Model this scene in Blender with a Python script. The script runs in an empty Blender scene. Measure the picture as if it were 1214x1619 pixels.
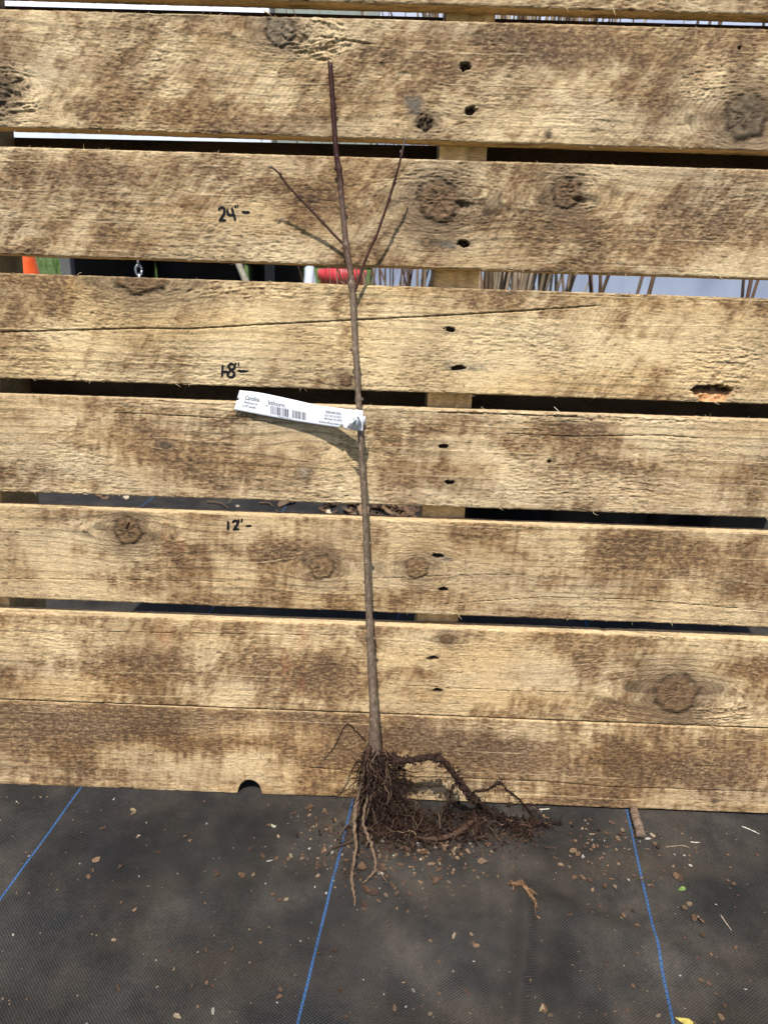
import bpy, math, random
import numpy as np
from mathutils import Matrix, Vector
R = math.radians
rnd = random.Random(7)
scene = bpy.context.scene
col = scene.collection

# ------------------------------------------------------------------ camera
PITCH, LEAN, ROLL, YAW = 21.2, 8.0, 2.0, 0.7
H_CAM, D_CAM, F = 0.518, 0.778, 1216.0
U = np.array([0, math.sin(R(LEAN)), math.cos(R(LEAN))])       # up along the leaning pallet
N = np.array([0, -math.cos(R(LEAN)), math.sin(R(LEAN))])      # out of the pallet face
C = H_CAM * U + D_CAM * N
FW = np.array([-math.sin(R(YAW)) * math.cos(R(PITCH)), math.cos(R(YAW)) * math.cos(R(PITCH)), -math.sin(R(PITCH))])
RT0 = np.cross(FW, [0, 0, 1]); RT0 /= np.linalg.norm(RT0)
UP0 = np.cross(RT0, FW)
RT = RT0 * math.cos(R(ROLL)) + UP0 * math.sin(R(ROLL))
UP = UP0 * math.cos(R(ROLL)) - RT0 * math.sin(R(ROLL))
cd = bpy.data.cameras.new('camera')
cd.sensor_fit = 'VERTICAL'; cd.sensor_height = 36; cd.lens = 36 * F / 1619
cd.clip_start = 0.02; cd.clip_end = 500
cam = bpy.data.objects.new('camera', cd); col.objects.link(cam)
cam.matrix_world = Matrix(((RT[0], UP[0], -FW[0], C[0]), (RT[1], UP[1], -FW[1], C[1]), (RT[2], UP[2], -FW[2], C[2]), (0, 0, 0, 1)))
cd.dof.use_dof = True; cd.dof.focus_distance = .80; cd.dof.aperture_fstop = 11.0     # a phone's small aperture
scene.camera = cam

# ------------------------------------------------------------------ sky, sun, exposure
SUN_EL, SUN_AZ = 61.0, 9.0        # sun high behind the camera, a little to the left
world = bpy.data.worlds.new('World'); scene.world = world; world.use_nodes = True
nt = world.node_tree
sky = nt.nodes.new('ShaderNodeTexSky'); sky.sky_type = 'NISHITA'; sky.sun_disc = False
sky.sun_elevation = R(SUN_EL); sky.sun_rotation = math.pi + R(SUN_AZ)
sky.dust_density = 1.5
nt.links.new(sky.outputs[0], nt.nodes['Background'].inputs[0])
nt.nodes['Background'].inputs[1].default_value = 0.12
sl = bpy.data.lights.new('sun', 'SUN'); sl.energy = 4.9; sl.angle = R(0.55); sl.color = (1.0, 0.955, 0.88)
sun = bpy.data.objects.new('sun', sl); col.objects.link(sun)
sd = Vector((-math.cos(R(SUN_EL)) * math.sin(R(SUN_AZ)), -math.cos(R(SUN_EL)) * math.cos(R(SUN_AZ)), math.sin(R(SUN_EL))))
sun.rotation_euler = sd.to_track_quat('Z', 'Y').to_euler(); sun.location = sd * 5
scene.view_settings.view_transform = 'Standard'; scene.view_settings.look = 'None'
scene.view_settings.gamma = 1.0; scene.view_settings.use_curve_mapping = False
scene.view_settings.exposure = 0.38

# ------------------------------------------------------------------ pixels to places
def ray(x, y):
    d = FW * F + RT * (x - 607) - UP * (y - 809.5)
    return d / np.linalg.norm(d)
def wall(x, y, off=0.0):                       # point on the plane `off` metres in front of the pallet face
    d = ray(x, y); t = (off - C @ N) / (d @ N); return C + t * d
def wuv(x, y, off=0.0):
    p = wall(x, y, off); return p[0], p @ U
def gnd(x, y, z=0.0):                          # point at height z above the ground
    d = ray(x, y); return C + d * ((z - C[2]) / d[2])
def at_y(x, y, Y):                             # point on the upright plane y = Y
    d = ray(x, y); return C + d * ((Y - C[1]) / d[1])

# ------------------------------------------------------------------ numpy noise
def vn(x, y, seed=0):
    x = np.asarray(x, float); y = np.asarray(y, float)
    xi = np.floor(x); yi = np.floor(y); fx = x - xi; fy = y - yi
    xi = xi.astype(np.int64); yi = yi.astype(np.int64)
    def h(a, b):
        n = (a * 374761393 + b * 668265263 + seed * 974711) & 0xffffffff
        n = ((n ^ (n >> 13)) * 1274126177) & 0xffffffff
        n = ((n ^ (n >> 15)) * 2246822519) & 0xffffffff
        return ((n ^ (n >> 16)) & 0xffff) / 65535.0
    sx = fx * fx * fx * (fx * (fx * 6 - 15) + 10); sy = fy * fy * fy * (fy * (fy * 6 - 15) + 10)
    def g(a, b, dx, dy):
        t = h(a, b) * (2 * math.pi); return np.cos(t) * dx + np.sin(t) * dy
    a = g(xi, yi, fx, fy); b = g(xi + 1, yi, fx - 1, fy); c = g(xi, yi + 1, fx, fy - 1); d = g(xi + 1, yi + 1, fx - 1, fy - 1)
    return np.clip(.5 + .92 * ((a + (b - a) * sx) * (1 - sy) + (c + (d - c) * sx) * sy), 0, 1)
def fbm(x, y, seed=0, o=4, gain=.5):
    s = 0; a = 1.0; t = 0
    for k in range(o):
        s = s + a * vn(x * 2 ** k + .37 * k * y + 17.3 * k, y * 2 ** k - 9.1 * k, seed + k * 31); t += a; a *= gain
    return s / t
def ss(a, b, x):
    t = np.clip((x - a) / (b - a), 0, 1); return t * t * (3 - 2 * t)
def mix(a, b, m):
    return a * (1 - m[..., None]) + np.asarray(b) * m[..., None]

# ------------------------------------------------------------------ mesh helpers
def mesh_obj(name, verts, faces, mat, parent=None, smooth=False, origin=None, cattr=None):
    verts = np.asarray(verts, float)
    if origin is not None: verts = verts - np.asarray(origin)
    me = bpy.data.meshes.new(name)
    if isinstance(faces, np.ndarray):
        k = faces.shape[1]; n = len(faces)
        me.vertices.add(len(verts)); me.vertices.foreach_set('co', verts.astype(np.float32).ravel())
        me.loops.add(n * k); me.loops.foreach_set('vertex_index', faces.astype(np.int32).ravel())
        me.polygons.add(n); me.polygons.foreach_set('loop_start', np.arange(0, n * k, k, dtype=np.int32))
        me.update(calc_edges=True); me.validate()
    else:
        me.from_pydata([tuple(v) for v in verts], [], [tuple(f) for f in faces])
    me.polygons.foreach_set('use_smooth', np.full(len(me.polygons), smooth))
    if cattr is not None:
        a = me.attributes.new('tone', 'FLOAT_COLOR', 'POINT')
        c4 = np.ones((len(verts), 4), np.float32); c4[:, :3] = np.clip(cattr, 0, 1)
        a.data.foreach_set('color', c4.ravel())
    if mat: me.materials.append(mat)
    me.update()
    o = bpy.data.objects.new(name, me); col.objects.link(o)
    if parent is not None: o.parent = parent
    if origin is not None and parent is None: o.location = origin
    return o
def tag(o, label, cat, group=None, kind=None):
    o['label'] = label; o['category'] = cat
    if group: o['group'] = group
    if kind: o['kind'] = kind
    return o
def empty(name, loc, rot=(0, 0, 0)):
    o = bpy.data.objects.new(name, None); col.objects.link(o)
    o.empty_display_size = .05; o.location = loc; o.rotation_euler = rot
    return o
class MB:                                       # collects shapes for one mesh
    def __init__(s): s.v = []; s.f = []; s.c = []; s.n = 0
    def add(s, v, f, c=None):
        v = np.asarray(v, float); s.v.append(v); s.f += [tuple(int(i) + s.n for i in q) for q in f]
        s.c.append(np.tile(np.asarray(c if c is not None else (1, 1, 1), float), (len(v), 1)) if c is None or np.ndim(c) == 1 else np.asarray(c))
        s.n += len(v); return s
    def build(s, name, mat, parent=None, smooth=True, origin=None):
        return mesh_obj(name, np.vstack(s.v), s.f, mat, parent, smooth, origin, np.vstack(s.c))
def smooth_path(P, n):
    P = np.asarray(P, float); k = len(P)
    if k < 3: return np.array([P[0] + (P[-1] - P[0]) * t for t in np.linspace(0, 1, n)])
    Q = np.vstack([2 * P[0] - P[1], P, 2 * P[-1] - P[-2]]); out = []
    for t in np.linspace(0, k - 1 - 1e-9, n):
        i = int(t); f = t - i; a, b, c, d = Q[i:i + 4]
        out.append(.5 * ((2 * b) + (-a + c) * f + (2 * a - 5 * b + 4 * c - d) * f * f + (-a + 3 * b - 3 * c + d) * f ** 3))
    return np.array(out)
def tube(P, r, seg=8, rough=0.0, seed=1, flat=1.0):
    P = np.asarray(P, float); n = len(P); r = np.interp(np.linspace(0, 1, n), np.linspace(0, 1, len(r)), r) if np.ndim(r) else np.full(n, r)
    g = np.random.RandomState(seed)
    T = np.gradient(P, axis=0); T /= np.linalg.norm(T, axis=1)[:, None] + 1e-12
    a = np.array([0.31, .87, .38]); v = []
    X = np.cross(T[0], a); X /= np.linalg.norm(X)
    for i in range(n):
        X = X - T[i] * (X @ T[i]); X /= np.linalg.norm(X) + 1e-12; Y = np.cross(T[i], X)
        for j in range(seg):
            an = 2 * math.pi * j / seg; rr = r[i] * (1 + rough * (g.rand() - .5) * 2)
            v.append(P[i] + X * math.cos(an) * rr + Y * math.sin(an) * rr * flat)
    f = [(i * seg + j, i * seg + (j + 1) % seg, (i + 1) * seg + (j + 1) % seg, (i + 1) * seg + j) for i in range(n - 1) for j in range(seg)]
    f.append(tuple(reversed(range(seg)))); f.append(tuple((n - 1) * seg + j for j in range(seg)))
    return np.array(v), f
def box(x0, x1, y0, y1, z0, z1, b=0.0):
    if b <= 0:
        v = [(x, y, z) for x in (x0, x1) for y in (y0, y1) for z in (z0, z1)]
        return np.array(v), [(0, 1, 3, 2), (4, 6, 7, 5), (0, 4, 5, 1), (2, 3, 7, 6), (0, 2, 6, 4), (1, 5, 7, 3)]
    import bmesh
    bm = bmesh.new(); bmesh.ops.create_cube(bm, size=1)
    for w in bm.verts: w.co = ((x0 + x1) / 2 + w.co.x * (x1 - x0), (y0 + y1) / 2 + w.co.y * (y1 - y0), (z0 + z1) / 2 + w.co.z * (z1 - z0))
    bmesh.ops.bevel(bm, geom=bm.edges[:], offset=b, segments=2, affect='EDGES', profile=.6)
    bm.verts.index_update()
    v = np.array([w.co[:] for w in bm.verts]); f = [tuple(w.index for w in q.verts) for q in bm.faces]; bm.free()
    return v, f
def lathe(prof, seg=32, cx=0, cy=0, cz=0):
    v = []; n = len(prof)
    for r, z in prof:
        for j in range(seg): a = 2 * math.pi * j / seg; v.append((cx + r * math.cos(a), cy + r * math.sin(a), cz + z))
    f = [(i * seg + j, i * seg + (j + 1) % seg, (i + 1) * seg + (j + 1) % seg, (i + 1) * seg + j) for i in range(n - 1) for j in range(seg)]
    return np.array(v), f

# ------------------------------------------------------------------ materials
def new_mat(name, base=(.5, .5, .5), rough=.7, spec=.3):
    m = bpy.data.materials.new(name); m.use_nodes = True
    b = m.node_tree.nodes['Principled BSDF']
    b.inputs['Base Color'].default_value = (*base, 1); b.inputs['Roughness'].default_value = rough
    b.inputs['Specular IOR Level'].default_value = spec
    return m, m.node_tree, b
def nd(t, kind, **k):
    n = t.nodes.new(kind)
    for a, v in k.items(): setattr(n, a, v)
    return n
def noise(t, vec, scale, detail=4, rough=.55):
    n = nd(t, 'ShaderNodeTexNoise'); n.inputs['Scale'].default_value = scale; n.inputs['Detail'].default_value = detail
    n.inputs['Roughness'].default_value = rough; t.links.new(vec, n.inputs['Vector']); return n.outputs['Fac']
def mapping(t, vec, scale=(1, 1, 1), rot=(0, 0, 0)):
    n = nd(t, 'ShaderNodeMapping'); n.inputs['Scale'].default_value = scale; n.inputs['Rotation'].default_value = rot
    t.links.new(vec, n.inputs['Vector']); return n.outputs[0]
def ramp(t, fac, stops):
    n = nd(t, 'ShaderNodeValToRGB'); e = n.color_ramp.elements
    while len(e) < len(stops): e.new(.5)
    for q, (p, c) in zip(e, stops): q.position = p; q.color = (*c, 1) if len(c) == 3 else c
    t.links.new(fac, n.inputs[0]); return n.outputs[0]
def mth(t, op, a, b=None):
    n = nd(t, 'ShaderNodeMath', operation=op)
    for i, q in enumerate((a, b)):
        if q is None: continue
        if isinstance(q, (int, float)): n.inputs[i].default_value = q
        else: t.links.new(q, n.inputs[i])
    return n.outputs[0]
def mixc(t, fac, a, b, blend='MIX'):
    n = nd(t, 'ShaderNodeMix', data_type='RGBA', blend_type=blend)
    for i, q in ((0, fac), (6, a), (7, b)):
        if isinstance(q, (int, float)): n.inputs[i].default_value = q
        elif isinstance(q, tuple): n.inputs[i].default_value = (*q, 1)
        else: t.links.new(q, n.inputs[i])
    return n.outputs[2]
def bump(t, b, h, strength=.5, dist=.001):
    n = nd(t, 'ShaderNodeBump'); n.inputs['Strength'].default_value = strength; n.inputs['Distance'].default_value = dist
    t.links.new(h, n.inputs['Height']); t.links.new(n.outputs[0], b.inputs['Normal'])
def obj_co(t): return nd(t, 'ShaderNodeTexCoord').outputs['Object']
def tone(t):
    n = nd(t, 'ShaderNodeAttribute'); n.attribute_name = 'tone'; return n.outputs['Color']

def wood_material():
    m, t, b = new_mat('rough_sawn_wood', rough=.82, spec=.18)
    o = obj_co(t); at = tone(t)
    fine = noise(t, mapping(t, o, (120, 300, 640)), 1, 4, .68)
    fine2 = noise(t, mapping(t, o, (330, 330, 900)), 1, 3, .65)
    g = ramp(t, fine, [(.28, (.50, .48, .45)), (.48, (.96, .96, .96)), (.75, (1.25, 1.25, 1.25))])
    g2 = ramp(t, fine2, [(.3, (.78, .77, .75)), (.7, (1.14, 1.14, 1.14))])
    c = mixc(t, 1.0, at, g, 'MULTIPLY'); c = mixc(t, 1.0, c, g2, 'MULTIPLY')
    t.links.new(c, b.inputs['Base Color'])
    bump(t, b, mth(t, 'ADD', fine, mth(t, 'MULTIPLY', fine2, .5)), .8, .0008)
    return m
def plain_noisy(name, a, c, scale=(30, 30, 30), rough=.75, spec=.25, bd=.001, bs=.4):
    m, t, b = new_mat(name, rough=rough, spec=spec)
    o = obj_co(t); f = noise(t, mapping(t, o, scale), 1, 5, .6)
    t.links.new(ramp(t, f, [(.3, a), (.7, c)]), b.inputs['Base Color']); bump(t, b, f, bs, bd); return m
def toned(name, rough=.75, scale=(300, 300, 300), lo=.65, hi=1.25, bd=.0006, spec=.25, bs=.5):
    m, t, b = new_mat(name, rough=rough, spec=spec)
    f = noise(t, mapping(t, obj_co(t), scale), 1, 4, .6)
    c = mixc(t, 1.0, tone(t), ramp(t, f, [(.28, (lo,) * 3), (.72, (hi,) * 3)]), 'MULTIPLY')
    t.links.new(c, b.inputs['Base Color']); bump(t, b, f, bs, bd); return m

# fabric direction and stripes, from the blue threads
vp = ray(785, 344); AZ = math.atan2(vp[0], vp[1])
LD = np.array([math.sin(AZ), math.cos(AZ)]); LP = np.array([math.cos(AZ), -math.sin(AZ)])
SP = 0.309
S0 = gnd(553, 1283)[:2] @ LP
def fabric_material():
    m, t, b = new_mat('woven_ground_fabric', rough=.78, spec=.16)
    o = obj_co(t)
    w = nd(t, 'ShaderNodeMapping', vector_type='POINT'); w.inputs['Rotation'].default_value = (0, 0, AZ)
    t.links.new(o, w.inputs['Vector'])
    sx = nd(t, 'ShaderNodeSeparateXYZ'); t.links.new(w.outputs[0], sx.inputs[0])
    X, Y = sx.outputs[0], sx.outputs[1]            # X across the threads, Y along them
    wx = mth(t, 'SINE', mth(t, 'MULTIPLY', X, 2 * math.pi / .0033))
    wy = mth(t, 'SINE', mth(t, 'MULTIPLY', Y, 2 * math.pi / .0028))
    weave = mth(t, 'MULTIPLY', wx, wy)
    wv = mth(t, 'MULTIPLY_ADD', weave, .5); t.nodes[-1].inputs[2].default_value = .5
    big = noise(t, mapping(t, o, (5, 5, 5)), 1, 6, .62)
    mid = noise(t, mapping(t, o, (26, 22, 22)), 1, 5, .65)
    fine = noise(t, mapping(t, o, (420, 420, 420)), 1, 3, .6)
    dust = mth(t, 'MULTIPLY', ramp(t, big, [(.38, (0, 0, 0)), (.60, (1, 1, 1))]), ramp(t, mid, [(.35, (.15,) * 3), (.7, (1, 1, 1))]))
    base = mixc(t, ramp(t, wv, [(.15, (0, 0, 0)), (.85, (1, 1, 1))]), (.004, .004, .005), (.047, .046, .047))
    base = mixc(t, mth(t, 'MULTIPLY', dust, .85), base, (.105, .088, .068))
    base = mixc(t, mth(t, 'MULTIPLY', ramp(t, mid, [(.4, (0, 0, 0)), (.8, (1, 1, 1))]), .35), base, (.046, .045, .045))
    smear = noise(t, mapping(t, o, (4, 13, 4), (0, 0, .6)), 1, 6, .6)
    base = mixc(t, mth(t, 'MULTIPLY', ramp(t, smear, [(.50, (0, 0, 0)), (.70, (1, 1, 1))]), .55), base, (.082, .064, .047))
    base = mixc(t, 1.0, base, ramp(t, noise(t, mapping(t, o, (9, 7, 7), (0, 0, 1.1)), 1, 4, .6), [(.3, (.42,) * 3), (.7, (1.02,) * 3)]), 'MULTIPLY')
    base = mixc(t, .35, base, ramp(t, fine, [(.3, (.35,) * 3), (.72, (1.6,) * 3)]), 'MULTIPLY')
    # blue thread woven in every 305 mm
    ph = mth(t, 'DIVIDE', mth(t, 'SUBTRACT', X, float(S0)), SP)
    dd = mth(t, 'MULTIPLY', mth(t, 'ABSOLUTE', mth(t, 'SUBTRACT', ph, mth(t, 'ROUND', ph))), SP)
    wob = mth(t, 'MULTIPLY', mth(t, 'SINE', mth(t, 'MULTIPLY', Y, 2 * math.pi / .0050)), .00045)
    edge = mth(t, 'LESS_THAN', mth(t, 'ADD', dd, wob), .00120)
    dash = ramp(t, mth(t, 'MULTIPLY_ADD', mth(t, 'SINE', mth(t, 'MULTIPLY', Y, 2 * math.pi / .0050)), .5), [(.1, (.55,) * 3), (.5, (1, 1, 1))])
    t.nodes[-2].inputs[2].default_value = .5
    blue = mixc(t, 1.0, (.050, .125, .29), dash, 'MULTIPLY')
    blue = mixc(t, 1.0, blue, ramp(t, mid, [(.3, (.6,) * 3), (.7, (1.15,) * 3)]), 'MULTIPLY')
    t.links.new(mixc(t, edge, base, blue), b.inputs['Base Color'])
    hh = mth(t, 'ADD', mth(t, 'MULTIPLY', wv, 1.0), mth(t, 'MULTIPLY', edge, .8))
    bump(t, b, hh, .9, .0009)
    return m

M_WOOD = wood_material()
M_FAB = fabric_material()
M_INK, t_, b_ = new_mat('marker_ink', (.008, .0075, .010), .75, .12)
M_INK2, t_, b_ = new_mat('printed_ink', (.035, .038, .06), .6, .3)
M_NAIL = plain_noisy('rusty_nail', (.020, .012, .009), (.07, .035, .02), (900, 900, 900), .7)
M_BARK = toned('sapling_bark', .5, (420, 420, 170), .5, 1.5, .0012, .3, .7)
M_ROOT = toned('root_bark', .8, (500, 500, 500), .5, 1.35, .0010, .2)
M_DEB = toned('dry_debris', .8, (500, 500, 500), .6, 1.3, .0005)
M_TAG, t_, b_ = new_mat('white_plastic_label', (.60, .615, .65), .42, .4)
M_BLACKP = plain_noisy('black_plastic', (.006, .006, .007), (.014, .014, .015), (20, 20, 20), .5, .3)
M_REDP = plain_noisy('red_plastic', (.55, .035, .05), (.70, .06, .075), (12, 12, 12), .4, .4)
M_STEM = toned('dormant_stem', .7, (120, 120, 40), .6, 1.3, .001)
M_ORANGE = plain_noisy('orange_cone_plastic', (.62, .075, .012), (.75, .11, .02), (15, 15, 15), .45, .4)
M_WHITEP = plain_noisy('white_polythene', (.52, .56, .66), (.62, .65, .73), (3, 3, 3), .45, .35, .004)
M_POLY2 = plain_noisy('hazy_blue_polythene', (.20, .235, .34), (.36, .40, .52), (2.5, 2.5, 1.2), .45, .35, .004)
M_METAL, t_, b_ = new_mat('galvanised_steel', (.52, .54, .56), .4, .5); b_.inputs['Metallic'].default_value = .85
M_GREYW = plain_noisy('grey_weathered_timber', (.07, .07, .072), (.14, .14, .135), (60, 60, 8), .85)
M_DOOR = plain_noisy('grey_green_panel', (.20, .235, .205), (.30, .33, .29), (8, 8, 3), .6)
M_GRASS = plain_noisy('grass_ground', (.030, .055, .014), (.10, .145, .045), (9, 9, 9), .9, .1, .02)
M_BLADE = toned('grass_blade', .6, (40, 40, 40), .7, 1.25)

# ------------------------------------------------------------------ ground
gx = np.concatenate([[-60, -20, -8], np.linspace(-4, 4, 33), [8, 20, 60]]); gy = np.concatenate([[-40, -12, -5], np.linspace(-3, 6, 37), [9, 14, 25, 60, 180]])
GX, GY = np.meshgrid(gx, gy); gv = np.stack([GX, GY, np.full_like(GX, -.009) - .01 * ((abs(GX) > 5) | (GY > 5))], -1).reshape(-1, 3)
def grid_faces(nu, nv):
    a = np.arange(nu * nv).reshape(nv, nu)
    return np.stack([a[:-1, :-1], a[:-1, 1:], a[1:, 1:], a[1:, :-1]], -1).reshape(-1, 4)
g_o = mesh_obj('ground', gv, grid_faces(len(gx), len(gy)), M_GRASS); g_o['kind'] = 'structure'

def fabric_z(x, y):
    x = np.asarray(x, float); y = np.asarray(y, float)
    z = .0030 * (fbm(x * 5, y * 5, 5, 3) - .5) + .0014 * (fbm(x * 19, y * 14, 9, 3) - .5)
    fade = ss(-.012, -.09, y) + ss(.05, .25, y)
    # a long soft crease running towards the camera, another slanting one
    cx = .137 + .10 * (y + .14) + .006 * np.sin(y * 30)
    z = z + .0042 * np.exp(-((x - cx) / .0075) ** 2) * ss(-.085, -.13, y) * (x < 9)
    z = z - .0020 * np.exp(-((x - cx - .016) / .011) ** 2) * ss(-.085, -.13, y)
    c2 = -.150 - .42 * (x - .20); z = z + .0035 * np.exp(-((y - c2) / .016) ** 2) * np.exp(-((x - .20) / .11) ** 2)
    c3 = -.14 + .22 * (x + .15); z = z + .0022 * np.exp(-((y - c3) / .018) ** 2) * np.exp(-((x + .12) / .16) ** 2)
    z = z + .0030 * np.exp(-(((x - .165) / .030) ** 2 + ((y + .085) / .022) ** 2))
    return 1.8 * z * np.clip(fade, 0, 1) - .0014
fx = np.concatenate([np.linspace(-4, -.6, 35)[:-1], np.linspace(-.6, .65, 360), np.linspace(.65, 4.5, 40)[1:]])
fy = np.concatenate([np.linspace(-1.6, -.42, 14)[:-1], np.linspace(-.42, .06, 170), np.linspace(.06, 3.0, 50)[1:]])
FX, FY = np.meshgrid(fx, fy); FZ = fabric_z(FX, FY)
f_o = mesh_obj('ground_fabric', np.stack([FX, FY, FZ], -1).reshape(-1, 3), grid_faces(len(fx), len(fy)), M_FAB, smooth=True)
f_o['kind'] = 'structure'

# ------------------------------------------------------------------ the pallet
pal = empty('pallet', (0, 0, 0), (-R(LEAN), 0, 0))
tag(pal, 'weathered rough wooden pallet leaning upright, inch marks inked on its boards', 'pallet')
TH = .019
UL, UR = -.457, .545
XL, XR = 0.0, 1214.0
# front face edges read at the left and right frame border: (top_left, top_right, bottom_left, bottom_right)
EDGES = {1: (14, 46, 200, 239), 2: (231, 268, 402, 441), 3: (431, 472, 598, 639), 4: (623, 664, 777, 819),
         5: (800, 843, 945, 992), 6: (968, 1012, 1105.2, 1151), 7: (1107.6, 1153.2, 1240, 1287)}
LINES = {}
for k, (a, b, c, d) in EDGES.items():
    l, r = wuv(0, a), wuv(1214, b); l2, r2 = wuv(0, c), wuv(1214, d)
    top = ((r[1] - l[1]) / (r[0] - l[0]), l); bot = ((r2[1] - l2[1]) / (r2[0] - l2[0]), l2)
    LINES[k] = (top, bot)
l, r = wuv(430, 0), wuv(1214, 23); sb = (r[1] - l[1]) / (r[0] - l[0])
LINES[0] = ((sb, (l[0], l[1] + .100)), (sb, l))
LINES[-1] = ((sb, (l[0], l[1] + .217)), (sb, (l[0], l[1] + .117)))
def line_s(L, u): return L[1][1] + L[0] * (u - L[1][0])

# per board: knots (px, py, radius px, stretch, kind), torn patches, cracks, nail holes, stains
KN = {1: [(443, 50, 23, 1.0, 'grey'), (1180, 185, 34, 1.0, 'dark'), (672, 194, 12, 1.1, 'open'), (-8, 140, 26, 1, 'dark'), (866, 213, 4, 1, 'dark'), (1169, 75, 2.5, 1, 'hole')],
      2: [(693, 318, 33, 1.0, 'brown'), (896, 306, 23, 1.0, 'brown'), (674, 382, 7, 1, 'ring')],
      3: [(222, 436, 30, 1.5, 'brown'), (547, 601, 10, 1, 'brown')],
      4: [(481, 746, 8, 1, 'pale'), (492, 716, 15, .9, 'faint'), (868, 730, 3, 1, 'hole'), (262, 703, 5, 1.8, 'dark')],
      5: [(203, 840, 22, 1, 'brown'), (509, 898, 19, 1, 'ring'), (659, 899, 18, 1, 'ring'), (481, 884, 4, 1, 'dark'), (1153, 928, 7, 1, 'ring')],
      6: [(1068, 1098, 33, 1.05, 'brown'), (706, 1010, 8, 1.3, 'brown'), (580, 1010, 3, 1, 'dark')],
      7: [(676, 1185, 6, 1, 'ring'), (1128, 1266, 3, 1, 'dark')], 0: [], -1: []}
TORN = {1: [(500, 62, 50, 32, 2.7), (20, 150, 45, 50, 1.7), (1120, 130, 60, 40, .7), (675, 200, 24, 18, .9), (900, 190, 90, 25, .5)],
        2: [(690, 300, 62, 45, .8), (905, 285, 48, 25, .9), (742, 330, 26, 14, 1.2), (925, 322, 20, 10, 1.2)],
        3: [(250, 452, 60, 18, 1.0), (400, 460, 120, 14, .9), (1130, 585, 80, 50, .9), (700, 470, 40, 8, .6)],
        4: [(900, 650, 330, 20, 1.0), (300, 640, 160, 12, .6), (560, 780, 160, 20, .6), (950, 770, 200, 30, .6)],
        5: [(215, 870, 60, 20, .4), (660, 980, 300, 8, .5)],
        6: [(1140, 1125, 60, 26, 1.5), (1040, 1002, 60, 10, 1.6), (80, 1000, 90, 22, .5), (1060, 1060, 50, 20, .6)],
        7: [(330, 1150, 60, 25, .4), (760, 1150, 90, 10, .6), (90, 1118, 60, 10, .6)], 0: [], -1: []}
CR = {3: [([(0, 525), (120, 522), (220, 519), (300, 520), (420, 513), (520, 508), (620, 503), (700, 499), (820, 492), (905, 486), (960, 482)], .72)],
      7: [([(480, 1213), (540, 1218), (600, 1228), (720, 1230), (860, 1236), (960, 1244), (1080, 1248), (1214, 1253)], .55)],
      1: [([(505, 58), (540, 62), (600, 72)], .7), ([(505, 75), (560, 72)], .5)],
      4: [([(690, 652), (800, 655), (930, 660)], .6), ([(800, 685), (900, 690), (1040, 688), (1120, 694)], .5), ([(180, 652), (330, 660), (470, 670)], .4)],
      5: [([(205, 826), (201, 836), (207, 852)], .7), ([(0, 915), (200, 917), (370, 920)], .35), ([(600, 915), (700, 910), (850, 908)], .35), ([(700, 955), (860, 944), (1000, 948), (1214, 966)], .4)],
      6: [([(0, 998), (170, 999), (330, 1002), (560, 1005)], .35), ([(610, 1082), (800, 1092), (960, 1096)], .35)],
      2: [([(680, 305), (693, 322), (699, 338)], .7), ([(670, 322), (692, 322), (712, 312)], .6)]}
NAILS = {1: [(736, 105, 8, 6.5, 0), (744, 175, 9, 6, 1)], 2: [(733, 385, 9, 5.5, -1)], 3: [(711, 521, 9, 4, -1), (725, 582, 12, 4, 1)],
         4: [(701, 706, 8, 3.5, 0), (711, 763, 8, 4, 0)], 5: [(692, 879, 9, 4.5, 0), (701, 932, 8, 4, 0)], 6: [(683, 1041, 10, 4, 1), (691, 1092, 9, 4, 0)], 7: [], 0: [], -1: []}
RED = {1: [(687, 103, 14, 4)], 5: [(285, 845, 10, 40), (262, 840, 8, 35)], 6: [(477, 1035, 9, 70), (452, 1060, 8, 55), (260, 1010, 12, 40)]}
BLUE = {3: [(735, 580, 34, 6), (706, 522, 16, 4)], 5: [(700, 883, 20, 5), (1005, 178, 12, 12)], 2: [(718, 387, 26, 5)], 1: [(655, 165, 14, 12)]}
STAIN = {-1: .5, 0: .5, 1: .38, 2: .43, 3: .20, 4: .32, 5: .34, 6: .50, 7: .62}
DARKSPOT = {1: [(700, 60, 320, 30, .5), (330, 110, 150, 60, .45), (1010, 90, 170, 60, .5), (640, 170, 60, 30, .3)],
            2: [(150, 330, 130, 60, .5), (330, 275, 150, 30, .5), (930, 350, 220, 50, .4), (560, 320, 50, 60, .3)],
            3: [(50, 480, 50, 50, .3), (900, 490, 120, 18, .3)], 4: [(90, 740, 120, 40, .5), (250, 690, 170, 50, .35), (870, 700, 60, 60, .45), (640, 700, 60, 25, .3)],
            5: [(130, 870, 40, 14, .7), (300, 900, 50, 50, .6), (435, 885, 30, 50, .5), (740, 850, 50, 30, .5), (990, 880, 120, 40, .55), (705, 950, 60, 16, .5)],
            6: [(250, 1060, 90, 50, .6), (400, 1035, 40, 40, .5), (490, 1055, 60, 30, .4), (640, 1065, 60, 22, .4), (1000, 1080, 40, 50, .5), (1180, 1050, 60, 40, .4), (60, 1050, 70, 25, .5)],
            7: [(100, 1150, 130, 36, .75), (300, 1145, 120, 35, .7), (330, 1190, 70, 22, .6), (700, 1180, 140, 40, .7), (960, 1190, 170, 34, .85), (1150, 1200, 70, 40, .6), (60, 1215, 90, 22, .6), (560, 1180, 50, 30, .5)]}
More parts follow.
